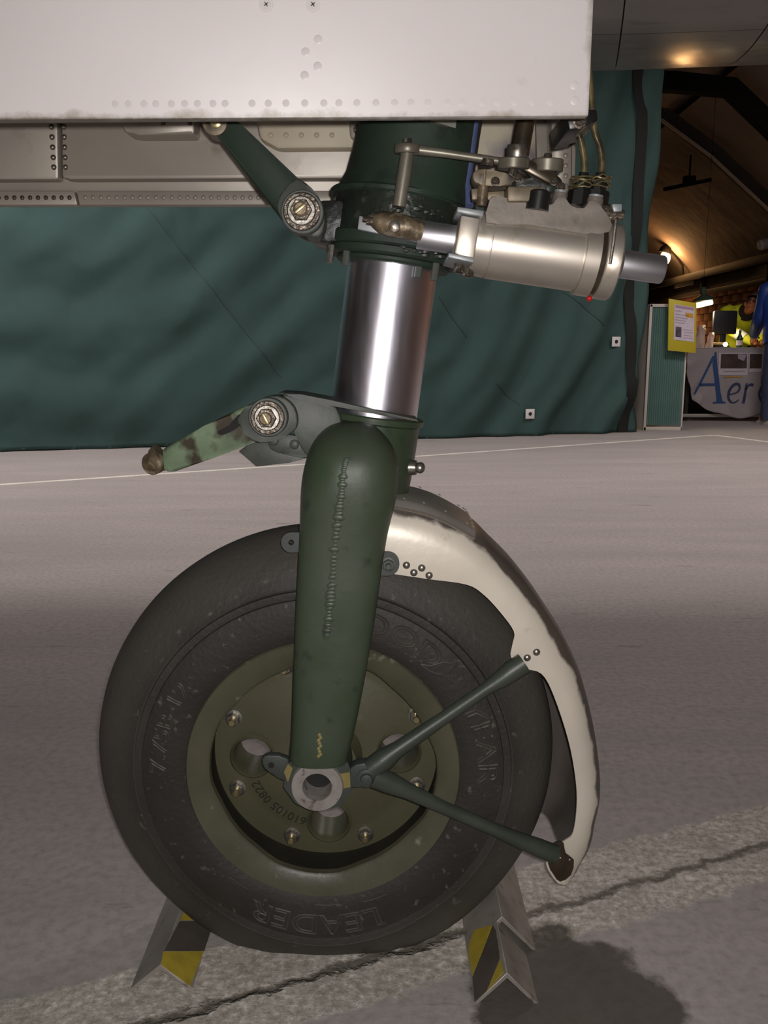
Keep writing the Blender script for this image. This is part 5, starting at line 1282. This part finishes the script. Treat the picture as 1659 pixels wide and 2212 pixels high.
# ================================================================== PEOPLE
def skin_obj(name, verts, edges, m, parent, sub=2, root=0):
    """verts: name -> (pos, rx, ry)"""
    keys = list(verts); idx = {k: i for i, k in enumerate(keys)}; org = rootloc(parent)
    me = bpy.data.meshes.new(name); me.from_pydata([Vector(verts[k][0]) - org for k in keys], [(idx[a], idx[b]) for a, b in edges], [])
    o = bpy.data.objects.new(name, me); col.objects.link(o)
    sk = o.modifiers.new('skin', 'SKIN'); sk.use_smooth_shade = True; sk.branch_smoothing = 0.4
    if not me.skin_vertices: me.attributes.new if False else None
    bpy.context.view_layer.update()
    lay = me.skin_vertices[0] if len(me.skin_vertices) else None
    if lay is None:
        bm = bmesh.new(); bm.from_mesh(me); bm.verts.layers.skin.verify(); bm.to_mesh(me); bm.free(); lay = me.skin_vertices[0]
    for i, k in enumerate(keys):
        lay.data[i].radius = (verts[k][1], verts[k][2]); lay.data[i].use_root = (i == root)
    ss = o.modifiers.new('sub', 'SUBSURF'); ss.levels = sub; ss.render_levels = sub
    bpy.context.view_layer.update(); dg = bpy.context.evaluated_depsgraph_get()
    nm = bpy.data.meshes.new_from_object(o.evaluated_get(dg)); bpy.data.objects.remove(o)
    nm.materials.clear(); nm.materials.append(M[m])
    for p_ in nm.polygons: p_.use_smooth = True
    ob = bpy.data.objects.new(name, nm); col.objects.link(ob); ob.parent = parent
    return ob
def person(label, group, base, J, face, top, top_m, trouser_m, hair_m='hair', shoe_m='shoe', grow=1.12, vest=None):
    """J: joint name -> world position"""
    t = thing('person', base, label, 'person', group)
    f = Vector(face).normalized(); up = (J['crown'] - J['chin']).normalized(); f = (f - up * f.dot(up)).normalized(); side = f.cross(up).normalized()
    hc = (J['crown'] + J['chin']) / 2
    V = {'pelvis': (J['pelvis'], 0.15, 0.11), 'waist': (J['waist'], 0.14, 0.10), 'chest': (J['chest'], 0.165, 0.11), 'neck': (J['neck'], 0.058, 0.058), 'jaw': (hc - up * 0.055, 0.060, 0.068), 'skull': (hc + up * 0.03, 0.076, 0.092), 'crown': (hc + up * 0.085, 0.050, 0.06)}
    E = [('pelvis', 'waist'), ('waist', 'chest'), ('chest', 'neck'), ('neck', 'jaw'), ('jaw', 'skull'), ('skull', 'crown')]
    for s in 'lr':
        V['sh' + s] = (J['sh' + s], 0.062, 0.062); V['el' + s] = (J['el' + s], 0.044, 0.044); V['wr' + s] = (J['wr' + s], 0.029, 0.025)
        hd = (J['ha' + s] - J['wr' + s]).normalized(); V['pa' + s] = (J['wr' + s] + hd * 0.055, 0.036, 0.017)
        E += [('chest', 'sh' + s), ('sh' + s, 'el' + s), ('el' + s, 'wr' + s), ('wr' + s, 'pa' + s)]
        sd = hd.cross(Vector((0, 0, 1)));  sd = sd.normalized() if sd.length > 0.2 else Vector((1, 0, 0))
        if s == 'l': sd = -sd
        dn = Vector((0, 0, -1)) if abs(hd.z) < 0.8 else Vector((0, 1, 0))
        for i, (o_, ln) in enumerate(((-0.027, 0.070), (-0.009, 0.082), (0.009, 0.077), (0.027, 0.062))):
            b_ = J['wr' + s] + hd * 0.085 + sd * o_
            V[f'f{s}{i}a'] = (b_, 0.0095, 0.0095); V[f'f{s}{i}b'] = (b_ + hd * ln * 0.55 + dn * 0.008, 0.0085, 0.0085); V[f'f{s}{i}c'] = (b_ + hd * ln * 0.9 + dn * 0.028, 0.007, 0.007)
            E += [('pa' + s, f'f{s}{i}a'), (f'f{s}{i}a', f'f{s}{i}b'), (f'f{s}{i}b', f'f{s}{i}c')]
        b_ = J['wr' + s] + hd * 0.035 - sd * 0.036
        V[f't{s}a'] = (b_, 0.011, 0.011); V[f't{s}b'] = (b_ + hd * 0.035 - sd * 0.02 + dn * 0.012, 0.009, 0.009); E += [('pa' + s, f't{s}a'), (f't{s}a', f't{s}b')]
        V['hp' + s] = (J['hp' + s], 0.095, 0.095); V['kn' + s] = (J['kn' + s], 0.062, 0.062); V['an' + s] = (J['an' + s], 0.042, 0.042); V['to' + s] = (J['to' + s], 0.024, 0.02)
        E += [('pelvis', 'hp' + s), ('hp' + s, 'kn' + s), ('kn' + s, 'an' + s), ('an' + s, 'to' + s)]
    V['nose'] = (hc + f * 0.105 - up * 0.012, 0.012, 0.012); V['nose0'] = (hc + f * 0.07 + up * 0.0, 0.02, 0.02); E += [('skull', 'nose0'), ('nose0', 'nose')]
    body = skin_obj('body', V, E, 'skin', t, 2)
    for s in (-1, 1):
        bm = nb(); bmesh.ops.create_uvsphere(bm, u_segments=10, v_segments=8, radius=0.013, matrix=Matrix.Translation(hc + f * 0.083 + side * s * 0.03 + up * 0.012)); obj('eye', bm, 'eye', body)
        bm = nb(); b2 = bmesh.ops.create_uvsphere(bm, u_segments=10, v_segments=8, radius=0.03); bmesh.ops.scale(bm, vec=(0.45, 0.6, 1), verts=b2['verts']); bmesh.ops.translate(bm, vec=hc + side * s * 0.079 - up * 0.01, verts=b2['verts']); obj('ear', bm, 'skin', body)
    bm = nb(); tube(bm, [hc + f * 0.092 - up * 0.052 + side * x for x in (-0.025, 0, 0.025)], 0.006, 6); obj('mouth', bm, 'skin', body)
    # hair cap: upper and rear half of the skull
    bm = nb(); b2 = bmesh.ops.create_uvsphere(bm, u_segments=24, v_segments=16, radius=1.0); m3 = Matrix((side, f, up)).transposed()
    dele = [v for v in bm.verts if v.co.z < -0.1 and v.co.y > -0.45 or v.co.z < -0.62 or (v.co.y > 0.55 and v.co.z < 0.42)]
    bmesh.ops.delete(bm, geom=dele, context='VERTS')
    for v in bm.verts: v.co = hc + up * 0.022 + m3 @ Vector((v.co.x * 0.086, v.co.y * 0.103, v.co.z * 0.103))
    bmesh.ops.solidify(bm, geom=bm.faces[:], thickness=0.006); obj('hair', bm, hair_m, t)
    g = grow
    wide = (J['shr'] - J['shl']); wide = wide.normalized() * (1 if wide.x > 0 else -1)
    def loft(bm, rows, seg=28):
        rings = []; n_ = len(rows)
        for k, (c, w, d_) in enumerate(rows):
            tdir = (rows[min(k + 1, n_ - 1)][0] - rows[max(k - 1, 0)][0]).normalized(); sx_ = (wide - tdir * wide.dot(tdir)).normalized(); dy_ = tdir.cross(sx_)
            rings.append([bm.verts.new(c + sx_ * w * math.cos(2 * math.pi * q / seg) + dy_ * d_ * math.sin(2 * math.pi * q / seg)) for q in range(seg)])
        for k in range(n_ - 1):
            for q in range(seg):
                r2_ = (q + 1) % seg; bm.faces.new((rings[k][q], rings[k][r2_], rings[k + 1][r2_], rings[k + 1][q]))
        bm.faces.new(rings[0]); bm.faces.new(rings[-1][::-1])
    sm_ = (J['shl'] + J['shr']) / 2; sw_ = (J['shr'] - J['shl']).length / 2; hemv = (J['pelvis'] - J['waist']) * 0.75
    bm = nb()
    loft(bm,
        [(Vector(r_[:3]), r_[3], r_[4]) for r_ in smooth_path([(*(J['pelvis'] + hemv), 0.182 * g, 0.148 * g), (*J['pelvis'], 0.182 * g, 0.148 * g), (*J['waist'], 0.172 * g, 0.135 * g), (*J['chest'], 0.190 * g, 0.140 * g), (*(J['chest'] * 0.35 + sm_ * 0.65), sw_ + 0.035, 0.118 * g), (*(sm_ + (J['neck'] - sm_) * 0.45), sw_ * 0.72, 0.09 * g), (*(sm_ + (J['neck'] - sm_) * 0.95), 0.075, 0.075)], 3)])
    for s in 'lr':
        in_ = J['sh' + s] + (sm_ - J['sh' + s]) * 0.35; w_ = J['wr' + s] + (J['wr' + s] - J['el' + s]).normalized() * 0.0
        path = smooth_path([(*in_, 0.07), (*(J['sh' + s] + Vector((0, 0, 0.01))), 0.082), (*((J['sh' + s] + J['el' + s]) / 2), 0.070), (*J['el' + s], 0.062), (*((J['el' + s] + w_) / 2), 0.054), (*w_, 0.043)], 3)
        tube(bm, [q[:3] for q in path], [q[3] * g for q in path], 18)
    obj(top, bm, top_m, t, ang=70)
    bm = nb(); mid_ = (J['hpl'] + J['hpr']) / 2
    loft(bm, [(J['waist'] * 0.4 + J['pelvis'] * 0.6, 0.158, 0.122), (J['pelvis'], 0.168, 0.13), (mid_, 0.172, 0.125), (mid_ + Vector((0, 0, -0.07)), 0.15, 0.10)])
    for s in 'lr':
        path = smooth_path([(*J['hp' + s], 0.10), (*(J['hp' + s] * 0.6 + J['kn' + s] * 0.4), 0.092), (*J['kn' + s], 0.076), (*(J['kn' + s] * 0.45 + J['an' + s] * 0.55), 0.074), (*(J['an' + s] + Vector((0, 0, -0.045))), 0.072)], 3)
        tube(bm, [q[:3] for q in path], [q[3] for q in path], 20)
    obj('trousers', bm, trouser_m, t, ang=70)
    for s in 'lr':
        a_, o_ = J['an' + s], J['to' + s]; dr = (o_ - a_); dr.z = 0; dr.normalize(); sdv = Vector((-dr.y, dr.x, 0)); bm = nb()
        prof_ = [(-0.09, 0.025), (-0.085, 0.038), (0.0, 0.042), (0.08, 0.047), (0.13, 0.043), (0.165, 0.024)]; hts = [0.05, 0.075, 0.085, 0.06, 0.045, 0.025]; rows = []
        for (x, w), h_ in zip(prof_, hts):
            c = Vector((a_.x, a_.y, 0)) + dr * x; rows.append([bm.verts.new(c + sdv * w + Vector((0, 0, 0.002))), bm.verts.new(c + sdv * w * 0.85 + Vector((0, 0, h_ * 0.7))), bm.verts.new(c + Vector((0, 0, h_))), bm.verts.new(c - sdv * w * 0.85 + Vector((0, 0, h_ * 0.7))), bm.verts.new(c - sdv * w + Vector((0, 0, 0.002)))])
        for k in range(len(rows) - 1):
            for i in range(5): bm.faces.new((rows[k][i], rows[k][(i + 1) % 5], rows[k + 1][(i + 1) % 5], rows[k + 1][i]))
        bm.faces.new(rows[0]); bm.faces.new(rows[-1][::-1]); obj('shoe', bm, shoe_m, t)
    return t, hc, f, up, side
Vx = Vector
# visitor in the blue jacket, back to the camera, leaning on the desk
bxp = P(1650, 850, 8.75).x + 0.125
B = lambda x, y, z: Vx((bxp + x, 8.75 + y, z))
JB = {'pelvis': B(0.03, 0, 0.90), 'waist': B(0.03, 0.03, 1.02), 'chest': B(0.04, 0.10, 1.24), 'neck': B(0.05, 0.17, 1.40), 'chin': B(0.05, 0.24, 1.44), 'crown': B(0.05, 0.26, 1.67),
      'shl': B(-0.11, 0.12, 1.33), 'shr': B(0.21, 0.13, 1.33), 'ell': B(-0.15, 0.18, 1.06), 'elr': B(0.28, 0.22, 1.08), 'wrl': B(-0.10, 0.40, 0.90), 'wrr': B(0.24, 0.44, 0.88), 'hal': B(-0.06, 0.50, 0.86), 'har': B(0.22, 0.54, 0.83),
      'hpl': B(-0.06, 0.0, 0.86), 'hpr': B(0.12, 0.0, 0.86), 'knl': B(-0.07, 0.03, 0.48), 'knr': B(0.13, 0.02, 0.48), 'anl': B(-0.07, -0.02, 0.09), 'anr': B(0.14, -0.02, 0.09), 'tol': B(-0.10, 0.12, 0.04), 'tor': B(0.17, 0.12, 0.04)}
pb_, *_ = person('visitor in shiny blue jacket and dark jeans standing at the desk front', 'people at the desk', (bxp, 8.75, 0), JB, (0, 1, -0.1), 'jacket', 'jacket_blue', 'jeans')
bm = nb(); tube(bm, [B(0.045, -0.115, 0.80), B(0.04, -0.075, 0.5), B(0.035, -0.09, 0.10)], 0.012, 6); obj('trouser_stripe', bm, 'frame_white', pb_)
# attendant in the hi-vis vest, bending over behind the desk
hx = P(1600, 700, 10.1).x
B = lambda x, y, z: Vx((hx + x, 10.14 + y, z + 0.005))
JH = {'pelvis': B(0.05, 0.22, 0.86), 'waist': B(0.03, 0.15, 0.96), 'chest': B(-0.01, 0.0, 1.10), 'neck': B(0.02, -0.13, 1.19), 'chin': B(0.005, -0.25, 1.14), 'crown': B(0.085, -0.20, 1.36),
      'shl': B(0.15, -0.02, 1.17), 'shr': B(-0.15, 0.0, 1.17), 'ell': B(0.20, -0.16, 0.98), 'elr': B(-0.16, -0.20, 0.96), 'wrl': B(0.13, -0.36, 0.83), 'wrr': B(0.01, -0.38, 0.83), 'hal': B(0.07, -0.46, 0.80), 'har': B(0.05, -0.47, 0.80),
      'hpl': B(0.14, 0.22, 0.82), 'hpr': B(-0.05, 0.22, 0.82), 'knl': B(0.15, 0.20, 0.46), 'knr': B(-0.06, 0.20, 0.46), 'anl': B(0.15, 0.25, 0.09), 'anr': B(-0.06, 0.25, 0.09), 'tol': B(0.16, 0.11, 0.04), 'tor': B(-0.07, 0.11, 0.04)}
ph_, hc, f, up, side = person('attendant in yellow reflective vest bending over the desk', 'people at the desk', (hx, 10.34, 0), JH, (-0.62, -0.80, -0.30), 'hi_vis_jacket', 'vest', 'trousers_dark', grow=1.0)
del ph_['group']; del pb_['group']
for s in 'lr':
    a_ = JH['sh' + s]; b_ = JH['el' + s]
    bm = nb(); w_ = JH['wr' + s]; tube(bm, [b_ * 0.75 + w_ * 0.25, b_ * 0.35 + w_ * 0.65], [0.0635, 0.056], 18); obj('reflective_band', bm, 'reflective', ph_)
bm = nb(); c = (JH['waist'] + JH['chest']) / 2
bm2 = [c + Vx((0.192 * math.cos(a), 0.155 * math.sin(a), -0.03 - 0.03 * math.sin(a))) for a in [2 * math.pi * i / 36 for i in range(37)]]
vv_ = [[bm.verts.new(p + Vx((0, 0, dz))) for dz in (-0.028, 0.028)] for p in bm2[:-1]]
for i in range(36): bm.faces.new((vv_[i][0], vv_[(i + 1) % 36][0], vv_[(i + 1) % 36][1], vv_[i][1]))
bmesh.ops.solidify(bm, geom=bm.faces[:], thickness=0.003); obj('waist_band', bm, 'reflective', ph_)
bm = nb(); tube(bm, [JH['neck'] - Vx((0, -0.05, 0.05)), JH['neck'], JH['neck'] * 0.55 + hc * 0.45 - up * 0.04], [0.10, 0.085, 0.078], 20); obj('collar', bm, 'sweater_dark', ph_)
bm = nb()
for s in (-1, 1):
    cc = hc + f * 0.098 + side * s * 0.033 + up * 0.012
    tube(bm, [cc + (side * math.cos(a) * 0.024 + up * math.sin(a) * 0.018) for a in [2 * math.pi * i / 14 for i in range(15)]], 0.003, 6)
    tube(bm, [cc + side * s * 0.024, hc + side * s * 0.088 + up * 0.012], 0.003, 6)
obj('glasses', bm, 'glasses', ph_)
